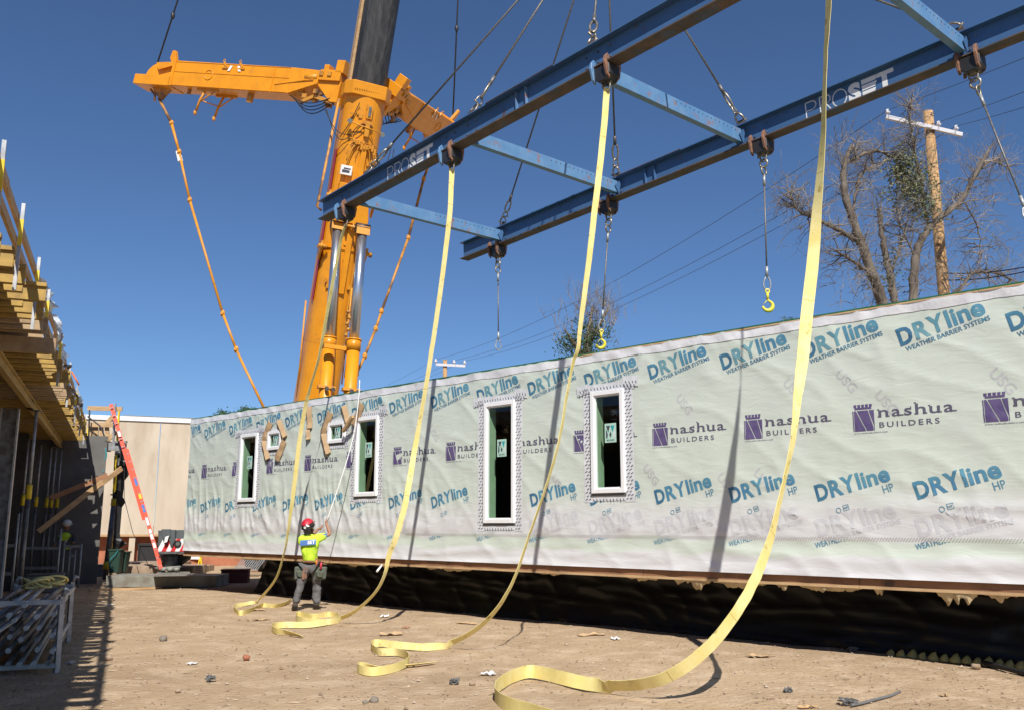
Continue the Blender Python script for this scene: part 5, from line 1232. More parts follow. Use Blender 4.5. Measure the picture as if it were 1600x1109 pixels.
for x in (-2.05, -4.2):
    mb = MB(); mb.hexa([CWp(x + a, b, z) for z in (0, 1.197) for a, b in ((0, .02), (.22, .02), (.22, .3), (0, .3))]); mb.build('support_pier', M['concrete'], cw)
mb = MB(); mb.poly([CWp(-9, 1, 0), CWp(-9, 12, 0), CWp(-9, 12, WZ), CWp(-9, 1, WZ)]); mb.build('side_wall', M['concrete'], cw)
# ladder
l0 = at_d(252.5, 888, 26.7); l0.z = .40; l1 = at_d(177.5, 631, 26.7)
ld = thing('extension_ladder', 'tall orange-red fibreglass extension ladder leaning on the end platform, seen nearly edge-on', 'ladder', l0)
dl = (l1 - l0); L = dl.length; dn = dl.normalized(); sd = V((.35, -.94, 0)).normalized(); thick = dn.cross(sd).normalized()
if thick.x < 0: thick = -thick
for s_, (a, b), off in (((-.21), (0, .72), 0), ((.21), (0, .72), 0), ((-.17), (.30, 1), -.07), ((.17), (.30, 1), -.07)):
    mb = MB(); p = l0 + sd * s_ + thick * off; mb.beam(p + dl * a, p + dl * b, .03, .10, thick); mb.build('rail', M['ladder'], ld)
mb = MB()
for k in range(21):
    f = (k + .5) / 21; off = thick * (0 if f < .72 else -.07); p = l0 + dl * f + off; mb.tube([p - sd * .23, p + sd * .235], .018, 8)
    for dd in (-.03, .03): mb.tube([p - sd * .22 + thick * dd, p - sd * .25 + thick * dd], .014, 6); mb.tube([p + sd * .225 + thick * dd, p + sd * .236 + thick * dd], .014, 6)
mb.build('rung', M['galv'], ld)['kind'] = 'stuff'
for f0, f1, m in ((.18, .24, 'white'), (.26, .31, 'white'), (.34, .385, 'logo_blue'), (.42, .455, 'yellow'), (.50, .54, 'logo_blue'), (.80, .83, 'white'), (.13, .16, 'white')):
    mb = MB(); p = l0 + sd * .2275; mb.beam(p + dl * f0 + thick * (0 if f0 < .72 else -.07), p + dl * f1 + thick * (0 if f0 < .72 else -.07), .004, .07, thick); mb.build('warning_label', M[m], ld)
for s_ in (-.21, .21):
    mb = MB(); mb.box(l0 + sd * s_ + V((.02, 0, -.03)), (.16, .08, .10)); mb.build('foot', M['black'], ld, bevel=.01)
mb = MB(); mb.tube([l0 + dl * .62 - thick * .2, l0 + dl * .45 - thick * .42, l0 + dl * .25 - thick * .45, l0 + dl * .05 - thick * .3], .01, 4); mb.build('haul_rope', M['black'], ld)

# timber mats
def block(name, label, cat, px0, px1, z0, z1, dep, m, group=None, ang=0.0, parts=1, pname='timber'):
    a = at_z(*px0, z0); b = at_z(*px1, z0); b = V((b.x, a.y + (b.x - a.x) * math.tan(ang), z0)); X = (b - a); Y = V((-X.y, X.x, 0)).normalized()
    th = thing(name, label, cat, a, group=group)
    for k in range(parts):
        mb = MB(); y0_, y1_ = dep * k / parts, dep * (k + 1) / parts - (.012 if parts > 1 else 0); dz = rnd.uniform(-.012, .012) if parts > 1 else 0
        mb.hexa([a + X * (0 + rnd.uniform(-.01, .01) * (parts > 1)) + Y * y0_, b + Y * y0_, b + Y * y1_, a + Y * y1_] + [p + V((0, 0, z1 - z0 + dz)) for p in (a + Y * y0_, b + Y * y0_, b + Y * y1_, a + Y * y1_)]); mb.build(pname, M[m], th, bevel=.012)
    return th, a, b, Y
block('steel_mat', 'long grey-green steel and timber mat lying in front of the far yard goods', 'ground mat', (164, 917), (338, 917), 0, .30, 1.1, 'steel_plate', parts=2, pname='plate')
block('timber_mat', 'weathered brown timber mat behind the long steel mat, left part', 'ground mat', (168, 908), (300, 908), 0, .44, 1.3, 'mat_timber', parts=4)
block('timber_mat', 'upper weathered timber mat reaching back toward the outrigger', 'ground mat', (172, 899), (272, 899), 0, .42, 1.6, 'mat_timber', parts=5)
block('timber_mat', 'dark shaded timber mat right of the outrigger pad', 'ground mat', (262, 893), (318, 893), 0, .22, 1.2, 'mat_timber', parts=4)
mb = MB(); a = at_z(140, 922, .02); b = at_z(251, 917.5, .02); mb.beam(a, b, .14, .045); o = mb.build('lumber_plank', M['lumber'], loc=a); meta(o, 'long pale plank lying on the dirt in front of the mats', 'plank')
# crane outrigger
org = at_z(268, 889, .42)
ot = thing('outrigger_box', 'grey crane outrigger end with red and white hazard stripes beside the module corner', 'crane outrigger', (org.x, org.y, 0))
Yo = org.y
OB = lambda x, y, dy=0: at_d(x, y, Yo + dy)
def slab(name, pts, m, dy0, th_, par): 
    mb = MB(); mb.prism([OB(*p, dy0) for p in pts], V((0, th_, 0))); return mb.build(name, M[m], par, bevel=.01)
bx = slab('outrigger_box_body', [(247, 828), (290, 827), (290, 862), (247, 862)], 'grey_crane', 0, 1.2, ot)
slab('gusset_plate', [(252, 826), (266, 826), (266, 838), (262, 840), (258, 850), (254, 838)], 'grey_crane', -.14, .1, ot)
slab('gusset_plate', [(264, 827), (274, 827), (273, 845), (269, 852), (266, 851), (264, 842)], 'grey_crane', -.10, .08, ot)
slab('white_label', [(258, 838), (264, 836), (261, 846), (256, 848)], 'white', -.16, .01, ot)
for i, (x, m) in enumerate([(250, 'stripe_white'), (257, 'stripe_red'), (264, 'stripe_white'), (271, 'stripe_red'), (278, 'stripe_white'), (285, 'stripe_red')]):
    lo, hi = 861, 841
    P4 = [(x - 5, lo), (x + 2.0, lo), (x + 12, hi), (x + 5, hi)]
    P4 = [(min(max(a, 247), 290), b) for a, b in P4]
    if i == 0: P4 = [(247, 861), (252, 861), (262, 841), (255, 841), (247, 856)]
    if P4[2][0] > 289.5: P4 = [(x - 5, lo), (x + 2, lo), (290, lo - (290 - x - 2) * 2 if x + 2 < 290 else lo), (290, max(hi, lo - (290 - x + 5) * 2))] if x + 5 > 284 else P4
    slab('hazard_stripe', P4, m, -.012, .010, ot)
mb = MB(); mb.disc(OB(278, 849, -.02), (0, 1, 0), .10, .05, 16); mb.build('round_lug', M['rubber'], ot)
mb = MB(); mb.disc(OB(278, 849, -.05), (0, 1, 0), .055, .02, 14); mb.build('lug_centre', M['galv_dark'], ot)
slab('bottom_bar', [(247, 861.5), (291, 861.5), (291, 865), (247, 865)], 'galv_dark', -.05, 1.2, ot)
mb = MB(); mb.tube([OB(265.5, 865, .5), OB(265.5, 884, .5)], .22, 16); mb.ball(OB(265.5, 870, .5), .24, (1, 1, .8)); mb.build('jack_cylinder', M['grey_crane'], ot)
slab('jack_arm', [(250, 866), (290, 866), (292, 872), (276, 884), (274, 872), (252, 872)], 'black', .6, .4, ot)
mb = MB(); mb.tube([OB(265.5, 884, .5), OB(265.5, 887, .5)], .42, 18); mb.build('jack_foot', M['steel_plate'], ot)
mb = MB()
for x in (256, 266, 276): mb.tube([OB(x, 886, -.1), OB(x, 891, -.1)], .09, 8)
mb.hexa([at_z(x, y, z) for z in (.25, .34) for x, y in ((240, 900), (300, 899), (296, 892), (246, 893))]); mb.build('pad_plate', M['steel_plate'], ot)
# black panel, bins, crates etc.
slabs = [('screen_panel', 'black plastic panel standing upright behind the ladder foot', 'panel', (213, 888), (262, 888), 0, .95, .2, 'black'),
         ('plywood_crate', 'brown plywood crate behind the black panel', 'crate', (205, 884), (226, 884), 0, 1.15, .8, 'ply'),
         ('terracotta_board', 'reddish-brown board sheet behind the green bins', 'board', (186, 884), (206, 884), 0, 1.25, .1, 'brick_red')]
for n_, l_, c_, a_, b_, z0, z1, dp, m_ in slabs:
    th, a, b, Y = block(n_, l_, c_, a_, b_, z0, z1, dp, m_)
    mb = MB(); mb.beam(a + V((0, -.03, z1 - .05)), b + V((0, -.03, z1 - .05)), .05, .07); mb.beam(a + V((.05, -.03, 0)), a + V((.05, -.03, z1)), .05, .06, V((0, 1, 0))); mb.beam(b + V((-.05, -.03, 0)), b + V((-.05, -.03, z1)), .05, .06, V((0, 1, 0))); mb.build('edge_frame', M['black' if m_ == 'black' else 'ply'], th)
for i, (x, y, h, lab) in enumerate([(180, 894, .62, 'left one of two dark green bins at the end of the timber mats'), (190, 893, .55, 'right one of two dark green bins at the end of the timber mats')]):
    p = at_z(x, y, .3); th = thing('green_bin', lab, 'bin', (p.x, p.y, .3), group='dark green bins by the mats')
    mb = MB(); mb.hexa([p + V(q) for q in ((-.13, -.12, 0), (.13, -.12, 0), (.13, .12, 0), (-.13, .12, 0), (-.17, -.15, h), (.17, -.15, h), (.17, .15, h), (-.17, .15, h))]); mb.build('bin_body', M['bin_green'], th, bevel=.015)
    mb = MB(); mb.box(p + V((0, 0, h + .02)), (.38, .34, .04)); mb.build('rim', M['bin_green'], th)
    mb = MB(); mb.tube(crom([p + V((.1 * math.cos(k), -.18 - .02 * k, h - .1 * k)) for k in range(6)], 4), .012, 5); mb.build('hose_end', M['teal_hose'], th)
# red-white barrier with yellow legs
p = at_z(300, 884, 0); th = thing('yard_barrier', 'low orange and white safety barrier with yellow legs under the module corner', 'barrier', p)
sc_ = p.y / FPX
for x in (-14, 12):
    for dx in (-2.5, 2.5):
        mb = MB(); mb.beam(p + V(((x + dx) * sc_, 0, 0)), p + V((x * sc_, 0, .5)), .05, .05); mb.build('leg', M['yellow'], th)
    mb = MB(); mb.beam(p + V((x * sc_, 0, .4)), p + V((x * sc_, 0, .75)), .10, .05); mb.build('post', M['orange'], th)
mb = MB(); mb.beam(p + V((-13 * sc_, -.02, .33)), p + V((11 * sc_, -.02, .33)), .04, .10); mb.build('white_board', M['white'], th)
mb = MB(); mb.beam(p + V((-17 * sc_, .02, .60)), p + V((13 * sc_, .02, .60)), .04, .16); mb.build('orange_board', M['orange'], th)
th, a, b, Y = block('low_wall', 'long low salmon-pink block wall far beyond, seen under the module corner', 'low wall', (306, 880), (420, 880), 0, .62, .3, 'brick_red', parts=1, pname='wall')
# slatted rack and red box by the skirt
p = at_z(372, 900, 0); th = thing('slatted_rack', 'tilted rack of pale metal slats at the left end of the black-wrapped base', 'slatted rack', p)
for k in range(11):
    mb = MB(); x = k * .075; mb.beam(p + V((-.15 + x, -.1, .18)), p + V((.22 + x, .25, .80)), .035, .02); mb.build('slat', M['galv'], th)
for f in (0, 1):
    mb = MB(); a = p + V((-.17 + .37 * f, -.1 + .35 * f, .17 + .62 * f)); mb.beam(a, a + V((.84, 0, 0)), .05, .05); mb.build('frame_bar', M['rust_plate'], th)
p = at_z(357, 911, 0); th = thing('red_toolbox', 'dark red metal box in the shade left of the black-wrapped base', 'tool box', p, rad(8))
mb = MB(); mb.box(p + V((.1, .3, .17)), (.75, .5, .34), Matrix.Rotation(rad(8), 3, 'Z')); mb.build('box_body', M['dark_red'], th, bevel=.015)
mb = MB(); mb.box(p + V((.1, .3, .37)), (.78, .53, .05), Matrix.Rotation(rad(8), 3, 'Z')); mb.build('lid', M['dark_red'], th, bevel=.01)
mb = MB(); mb.tube([p + V((0, .02, .22)), p + V((.02, -.03, .24)), p + V((.2, -.02, .24)), p + V((.22, .03, .22))], .01, 5); mb.build('handle', M['black'], th)
# yellow scalloped edging in the shade at right
for k in range(13):
    lo_, hi_ = 960.0, 1100.0
    for _k in range(30):
        md = (lo_ + hi_) / 2
        if at_z(1392 + k * 17, md, 0).dot(NA) > 12.16: lo_ = md
        else: hi_ = md
    p = at_z(1392 + k * 17, lo_, 0)
    mb = MB(); s = 1.0
    j_ = rnd.uniform(-.02, .02); q_ = rnd.uniform(.8, 1.1); p = p + NA * j_; mb.tube([p + V((0, 0, .0)), p + V((0, 0, .03)), p + V((.01 * q_, 0, .075 * q_)), p + V((.02, j_, .10 * q_))], [.075 * q_, .07 * q_, .035, .008], 8)
    o = mb.build('edging_cap', M['straw_cap'], loc=p); meta(o, 'yellow plastic cone cap in the row at the foot of the black sheeting', 'edging cap', 'row of yellow caps in the shade by the black sheeting')
mb = MB(); mb.tube(crom([at_z(x, y, .03) for x, y in ((1390, 1010), (1450, 1018), (1500, 1026), (1550, 1038), (1600, 1051), (1700, 1080))], 5), .03, 8); o = mb.build('black_pipe', M['rubber'], loc=at_z(1450, 1018, 0)); meta(o, 'black plastic pipe lying along the edge of the shade at lower right', 'pipe')

# ================================================================ UTILITY POLES AND LINES
def upole(px, ytop, Y, r, arm_px, label, ins):
    t = at_d(px, ytop, Y); base = V((t.x, t.y, 0))
    th = thing('utility_pole', label, 'utility pole', base)
    mb = MB(); mb.tube([base, base.lerp(t, .5), t], [r * 1.35, r * 1.15, r * .95], 14); mb.build('pole', M['pole_wood'], th)
    (x0, y0), (x1, y1) = arm_px; a = at_d(x0, y0, Y - r - .04); b = at_d(x1, y1, Y - r - .04)
    mb = MB(); mb.beam(a, b, .10, .12 if Y < 40 else .2); mb.build('crossarm', M['insulator'], th)
    out = []
    for f, dz in ins:
        p = a.lerp(b, f) + V((0, 0, .06)); k = 1 if Y < 40 else 1.8
        mb = MB(); mb.tube([p, p + V((0, 0, .10 * k))], .015 * k, 6); mb.tube([p + V((0, 0, .05 * k)), p + V((0, 0, .10 * k)), p + V((0, 0, .13 * k)), p + V((0, 0, .2 * k))], [.05 * k, .085 * k, .045 * k, .05 * k], 10); mb.build('insulator', M['insulator'], th); out.append(p + V((0, 0, .18 * k)))
    mb = MB(); m = a.lerp(b, .53)
    for z in (-.12, .10, .45): mb.tube([V((t.x, t.y - r * 1.2, m.z + z)), V((t.x + .1, t.y - r * 1.2, m.z + z))], .02, 6)
    mb.build('bolt', M['galv_dark'], th)
    return th, out
p1o, i1 = upole(1450, 175, 27, .155, ((1384, 183), (1503, 211)), 'tall brown utility pole with grey crossarm in front of the bare tree at right', [(.03, 0), (.70, 0), (.93, 0)])
p2o, i2 = upole(695.5, 562, 72, .17, ((681, 569), (727, 571.5)), 'distant wooden utility pole whose crossarm shows just above the module roof', [(.0, 0), (.62, 0), (.98, 0)])
ends = [at_d(1640, 62, 19.5), at_d(1660, 108, 19.5), at_d(1660, 136, 19.5)]
for k in range(3):
    for seg, (a, b) in enumerate(((i2[k], i1[k]), (i1[k], ends[k] + (ends[k] - i1[k]) * 1.5), (i2[k], i2[k] + V((-16 - k, 26, -2.0))))):
        sag = (1.1, .2, .3)[seg]; mb = MB(); mb.tube([a.lerp(b, j / 20) - V((0, 0, sag * 4 * (j / 20) * (1 - j / 20))) for j in range(21)], .008 if seg else .010, 5)
        o = mb.build('power_line', M['black'], loc=a); meta(o, [['lowest', 'middle', 'highest'][2 - k] + ' power line' + s for s in (' sagging between the two utility poles', ' running right from the near pole out of the picture', ' running left from the distant pole down behind the roof')][seg], 'power line', 'power lines')
for k, (y0, y1) in enumerate(((427, 409), (438, 415))):
    mb = MB(); a = at_d(1474, y0, 26.8); b = at_d(1640, y1, 24); mb.tube([a.lerp(b, j / 12) - V((0, 0, .12 * 4 * (j / 12) * (1 - j / 12))) for j in range(13)], .018, 5); o = mb.build('phone_line', M['black'], loc=a); meta(o, ['upper', 'lower'][k] + ' dark phone line from low on the near utility pole to the right edge', 'phone line')

# ================================================================ TREES
def grow(mb, p, d, r, n, rnd, lv, spread=.55, droop=0.0, leafs=None, seg=.16):
    pts = [p.copy()]; rr = [r]
    for i in range(n):
        d = (d + V((rnd.uniform(-1, 1), rnd.uniform(-1, 1), rnd.uniform(-1, 1))) * .30 + V((0, 0, -droop))).normalized(); p = p + d * seg * rnd.uniform(.7, 1.2); pts.append(p.copy()); rr.append(max(.0035, r * (1 - (i + 1) / n * .8)))
        if lv > 0 and rnd.random() < .62:
            s = V((rnd.uniform(-1, 1), rnd.uniform(-1, 1), rnd.uniform(-.6, 1))).normalized(); grow(mb, p, (d + s * spread * 1.6).normalized(), rr[-1] * .6, max(2, int(n * rnd.uniform(.45, .75))), rnd, lv - 1, spread, droop, leafs, seg)
    mb.tube(pts, rr, 4 if r < .03 else 6, cap=False)
    if leafs is not None: leafs.append((p, d))
def leafset(mb, spots, rnd, per, R_, size, flat=1.0):
    for p, d in spots:
        for k in range(per):
            c = p + V((rnd.gauss(0, R_), rnd.gauss(0, R_), rnd.gauss(0, R_ * flat))); a = V((rnd.uniform(-1, 1), rnd.uniform(-1, 1), rnd.uniform(-1, .6))).normalized(); b = a.cross(V((rnd.uniform(-1, 1), rnd.uniform(-1, 1), rnd.uniform(-1, 1)))).normalized(); s = size * rnd.uniform(.6, 1.3)
            mb.poly([c - a * s, c + b * s * .35, c + a * s, c - b * s * .35])
M['stone_dark'] = mat('stone_dark', (.20, .17, .14), .9)
rnd = random.Random(31); YT = 25.0
base = at_d(1425, 900, YT); base.z = 0
tr = thing('bare_tree', 'large half-dead tree with bare crooked limbs and fine twigs behind the module at right', 'tree', base)
fork = at_d(1412, 560, YT)
limbs = [ # (points px,py,depth offset), start radius, end radius
 ([(1400, 540, 0), (1380, 475, 0), (1362, 425, -.3), (1343, 375, -.5), (1328, 330, -.6), (1318, 290, -.6), (1319, 258, -.5), (1331, 228, -.4)], .27, .10),
 ([(1319, 258, -.5), (1339, 246, -.3), (1369, 236, 0), (1398, 247, .2)], .095, .06),
 ([(1345, 382, -.5), (1322, 366, -.8), (1295, 352, -1.1), (1268, 340, -1.3), (1245, 327, -1.4), (1235, 300, -1.5)], .13, .035),
 ([(1362, 430, -.3), (1335, 410, -.6), (1306, 392, -.9)], .10, .05),
 ([(1334, 335, -.6), (1339, 290, -.3), (1352, 268, 0), (1366, 256, .3)], .07, .03),
 ([(1410, 545, .1), (1398, 471, .1), (1391, 433, .2), (1382, 390, .3), (1376, 352, .3), (1374, 328, .3)], .20, .10),
 ([(1420, 545, 0), (1427, 463, 0), (1430, 405, .1), (1440, 375, .2), (1458, 350, .3), (1480, 332, .4), (1503, 312, .5), (1521, 279, .6), (1541, 242, .7)], .22, .085),
 ([(1513, 297, .5), (1530, 268, .8), (1551, 251, 1.0), (1575, 262, 1.2)], .06, .025),
 ([(1452, 355, .3), (1445, 330, .2), (1440, 290, 0), (1430, 240, -.1), (1424, 200, -.2), (1420, 160, -.2)], .09, .035),
 ([(1508, 316, .5), (1527, 355, .7), (1533, 400, .9)], .04, .018),
 ([(1478, 470, .4), (1505, 445, .6), (1521, 427, .8), (1552, 426, 1.0), (1582, 438, 1.2)], .085, .05),
 ([(1391, 430, .2), (1405, 392, .5), (1416, 352, .7)], .07, .03), ([(1430, 400, .1), (1410, 360, -.1), (1398, 330, -.2)], .05, .02)]
mt = MB(); mt.tube([base, base.lerp(fork, .5), fork + V((0, 0, .3))], [.5, .42, .34], 12); tw = MB(); lf = []; spots = []
for pts, r0, r1 in limbs:
    P = crom([at_d(x, y, YT + d) for x, y, d in pts], 5); n = len(P); rr = [.62 * (r0 + (r1 - r0) * i / (n - 1)) * (1 + .12 * math.sin(i * 2.1)) for i in range(n)]; 
    for i, q in enumerate(P): P[i] = q + V((nz3(i * .8, r0 * 9, 1), nz3(i * .8, r0 * 9, 4), nz3(i * .8, r0 * 9, 7))) * .05
    mt.tube(P, rr, 9)
    step = 1 if r0 < .15 else 2
    for i in range(2, n, step):
        for q in range(2 if i < n * .6 else 3):
            if P[i].z < 5.5 and rnd.random() < .3: continue
            T = (P[min(i + 1, n - 1)] - P[i - 1]).normalized(); s = V((rnd.uniform(-1, 1), rnd.uniform(-.8, .8), rnd.uniform(-.5, .9))).normalized()
            grow(tw, P[i], (T * .5 + s).normalized(), .020 * rnd.uniform(.6, 1.2), rnd.choice([4, 5, 6, 7]), rnd, 2, .6, .03 if i > n * .5 else 0, None, .13)
mt.build('trunk', M['bark'], tr)
# droopy witches' broom clusters
for (x, y, d, cnt, sp) in ((1432, 235, 0, 26, .30), (1440, 300, .1, 22, .30), (1330, 225, -.4, 14, .2), (1425, 160, -.2, 12, .2), (1535, 300, .8, 18, .25), (1550, 330, .9, 14, .25), (1350, 290, -.3, 10, .2), (1335, 420, -.8, 24, .3), (1345, 455, -.6, 18, .3), (1265, 345, -1.3, 14, .22), (1236, 300, -1.5, 12, .15), (1535, 395, .9, 12, .2), (1425, 415, .3, 16, .35), (1395, 400, .2, 14, .3), (1500, 290, .5, 10, .2), (1400, 450, .3, 16, .3), (1465, 430, .4, 16, .3)):
    for k in range(cnt):
        p = at_d(x, y, YT + d) + V((rnd.gauss(0, sp), rnd.gauss(0, sp), rnd.gauss(0, sp * 1.2)))
        grow(tw, p, V((rnd.uniform(-1, 1), rnd.uniform(-1, 1), rnd.uniform(-.9, .8))).normalized(), .012, rnd.choice([5, 6, 7]), rnd, 1, .6, .10, None, .12)
tw.build('twigs', M['twig'], tr)['kind'] = 'stuff'
mb = MB()
for (x, y, d, cnt, R_) in ((1412, 250, 0, 500, .22), (1428, 285, .1, 800, .28), (1442, 325, .2, 500, .26), (1416, 300, 0, 500, .25), (1402, 270, 0, 260, .15)):
    leafset(mb, [(at_d(x, y, YT + d), None)], rnd, cnt, R_, .065)
mb.build('dry_foliage', M['leaf_pale'], tr)['kind'] = 'stuff'
mb = MB()
for (x, y, d, cnt, R_) in ((1378, 445, .2, 110, .22), (1392, 425, .2, 60, .2), (1432, 300, 0, 140, .3), (1400, 405, .3, 40, .2)): leafset(mb, [(at_d(x, y, YT + d), None)], rnd, cnt, R_, .05)
mb.build('green_foliage', M['leaf'], tr)['kind'] = 'stuff'
# small tree in the middle
YS = 44; base = at_d(915, 700, YS); base.z = 0
ts = thing('small_tree', 'small tree with dead twiggy top and dark lower leaves behind the middle roof', 'tree', base)
mt = MB(); tw = MB()
mt.tube([base, at_d(915, 600, YS), at_d(918, 530, YS), at_d(926, 480, YS)], [.32, .26, .16, .05], 9); mt.tube([at_d(915, 560, YS), at_d(892, 530, YS), at_d(882, 515, YS)], [.18, .1, .04], 7); mt.tube([at_d(917, 540, YS), at_d(942, 500, YS), at_d(950, 480, YS)], [.14, .08, .03], 7); mt.build('trunk', M['bark'], ts)
for (x, y, cnt, sx, sz) in ((918, 495, 46, .55, .55), (942, 500, 40, .45, .6), (928, 476, 26, .5, .3), (890, 525, 20, .5, .3), (955, 505, 10, .5, .5)):
    for k in range(cnt): grow(tw, at_d(x, y, YS) + V((rnd.gauss(0, sx), rnd.gauss(0, .5), rnd.gauss(0, sz))), V((rnd.uniform(-.7, .7), rnd.uniform(-.5, .5), 1)).normalized(), .016, 6, rnd, 1, .7, 0, None, .16)
tw.build('twigs', M['twig'], ts)['kind'] = 'stuff'
mb = MB()
for (x, y, cnt, R_) in ((920, 522, 330, .42), (905, 540, 420, .5), (935, 525, 260, .4), (888, 542, 260, .42), (918, 545, 380, .5), (943, 512, 90, .3), (912, 508, 120, .35), (882, 534, 110, .28)): leafset(mb, [(at_d(x, y, YS), None)], rnd, cnt, R_ * .8, .085)
mb.build('foliage', M['leaf_dark'], ts)['kind'] = 'stuff'
for i, (x, y, w_, h_, lab) in enumerate([(385, 637, 14, 4, 'dark green treetop peeking over the far left end of the roof'), (350, 643, 8, 3, 'tiny dark treetop left of the larger one over the roof end'), (1231, 500, 7, 5, 'tiny green sprig showing above the roof beside the nearest strap')]):
    Yd = 60; b = at_d(x, y + 40, Yd); b.z = 0; th = thing('treetop', lab, 'tree', b); mb = MB(); c = at_d(x, y + 8, Yd); mb.tube([b, c], [.3, .1], 8); mb.build('trunk', M['bark'], th); mb = MB(); s_ = Yd / FPX
    for k in range(26): leafset(mb, [(at_d(x, y + 7, Yd) + V((rnd.gauss(0, w_ * s_ * .55), rnd.gauss(0, .3), rnd.gauss(0, h_ * s_ * .5))), None)], rnd, 26, .16, .10)
    mb.build('crown', M['leaf_dark'], th)['kind'] = 'stuff'

# ================================================================ PEOPLE
def skinned(name, joints, edges, m, parent, sub=2, root=0, smooth=True):
    me = bpy.data.meshes.new(name); inv = FR[parent.name].inverted()
    me.from_pydata([tuple(inv @ V(j[:3])) for j in joints], edges, []); o = bpy.data.objects.new(name, me); COL.objects.link(o); o.parent = parent; FR[o.name] = FR[parent.name]
    o.modifiers.new('skin', 'SKIN'); 
    if not me.skin_vertices:
        me.attributes  # layer is made by the modifier
    sv = me.skin_vertices[0].data
    for i, j in enumerate(joints):
        r = j[3]; sv[i].radius = (r, j[4] if len(j) > 4 else r); sv[i].use_root = (i == root)
    o.modifiers['skin'].use_smooth_shade = smooth; o.modifiers['skin'].branch_smoothing = .4
    s = o.modifiers.new('sub', 'SUBSURF'); s.levels = sub; s.render_levels = sub
    me.materials.append(M[m] if isinstance(m, str) else m)
    if m in ('hivis', 'trouser'):
        tx = bpy.data.textures.new('folds', 'CLOUDS'); tx.noise_scale = .11; tx.noise_depth = 2; dm = o.modifiers.new('folds', 'DISPLACE'); dm.texture = tx; dm.strength = .055 if m == 'hivis' else .06; dm.mid_level = .5; s.levels = s.render_levels = 3
    return o
f0 = at_z(459, 955, 0); f1 = at_z(493, 953, 0); foot = (f0 + f1) / 2
pe_ = thing('person', 'worker seen from behind in neon yellow shirt and red cap, raising a white pole', 'person', foot)
Yp = foot.y
def pp(x, y, dy=0.0): return at_d(x, y, Yp + dy)
hipL, hipR, pel, waist, chest, neck = pp(479, 884), pp(493, 884), pp(486, 880), pp(486.5, 868), pp(484, 849, -.02), pp(483, 834)
kL, kR = pp(469, 914, -.08), pp(496, 916, .08); aL, aR = pp(461, 946, -.16), pp(494, 946, .05); tL, tR = pp(458, 956, .02), pp(495, 955, .24)
shL, shR = pp(472, 841), pp(497.5, 839.5); elR = pp(516, 834, .10); haR = pp(510.5, 812, .22); elL = pp(474, 852, .26); haL = pp(502, 824, .36)
head = pp(482, 822, -.01)
def J(p, r, r2=None): return (p.x, p.y, p.z, r, r2 or r)
J_ = [J(pel, .13, .10), J(waist, .13, .10), J(chest, .16, .11), J(neck, .055), J(head + V((0, 0, -.03)), .09), J(head + V((.0, 0, .06)), .088),
      J(shR - V((.02, 0, 0)), .060), J(elR, .040), J(haR - V((.01, 0, .06)), .026), J(haR, .034, .022),
      J(shL, .060), J(elL, .040), J(haL - V((.06, 0, .02)), .026), J(haL, .034, .022),
      J(hipL, .092), J(kL, .058), J(aL, .042), J(tL + V((0, .05, .02)), .040), J(hipR, .092), J(kR, .058), J(aR, .042), J(tR + V((0, .02, .02)), .040)]
E_ = [(0, 1), (1, 2), (2, 3), (3, 4), (4, 5), (2, 6), (6, 7), (7, 8), (8, 9), (2, 10), (10, 11), (11, 12), (12, 13), (0, 14), (14, 15), (15, 16), (16, 17), (0, 18), (18, 19), (19, 20), (20, 21)]
body = skinned('body', J_, E_, 'skin', pe_)
poleA = haR; poleB = haL
def hand(h, wrist, around, nm):
    """five fingers closed round the pole"""
    d = (h - wrist).normalized(); ax = around.normalized(); side = ax; out = d.cross(ax).normalized(); js = []; es = []
    mb = MB()
    for k, ln in enumerate((.9, 1.0, .95, .75)):
        b = h + side * (.027 - k * .018); pts = [b, b + d * .025 * ln + out * .008, b + d * .034 * ln + out * .030, b + d * .018 * ln + out * .046, b + out * .040]
        mb.tube(crom(pts, 2), .0095, 6)
    pts = [h - d * .01 + side * .03, h + side * .045 + out * .02, h + side * .040 + d * .012 + out * .042]; mb.tube(crom(pts, 2), .011, 6)
    return mb.build(nm, M['skin'], pe_)
pdir = (pp(548, 700, .6) - haR).normalized()
hand(haR + V((0, 0, .01)), elR, pdir, 'fingers'); hand(haL, elL, pdir, 'fingers')
# ears, nose and jaw turned up to the right
mb = MB(); fd = V((.55, .55, .50)).normalized(); mb.ball(head + fd * .06, .075, (1, 1, 1.1)); mb.ball(head + fd * .135 + V((0, 0, .01)), .018, (1, 1, 1.3)); mb.ball(head + V((.085, -.01, -.02)), .026, (.4, 1, 1.3)); mb.ball(head + V((.07, .05, -.07)), .035)
mb.build('face', M['skin'], body)
mb = MB()
for sx in (-.03, .035): mb.ball(head + fd * .125 + V((sx, -sx, .03)), .011)
mb.build('eye', M['cap_black'], body)
# shirt: torso and sleeves
Js = [J(pel + V((0, 0, .05)), .190, .14), J(waist + V((0, 0, .01)), .190, .14), J(chest, .215, .15), J(neck - V((0, 0, .035)), .10), J(shR - V((.03, 0, .01)), .105), J(shR.lerp(elR, .72), .075), J(shL, .105), J(shL.lerp(elL, .62), .075)]
skinned('shirt', Js, [(0, 1), (1, 2), (2, 3), (2, 4), (4, 5), (2, 6), (6, 7)], 'hivis', pe_, 2, 1)
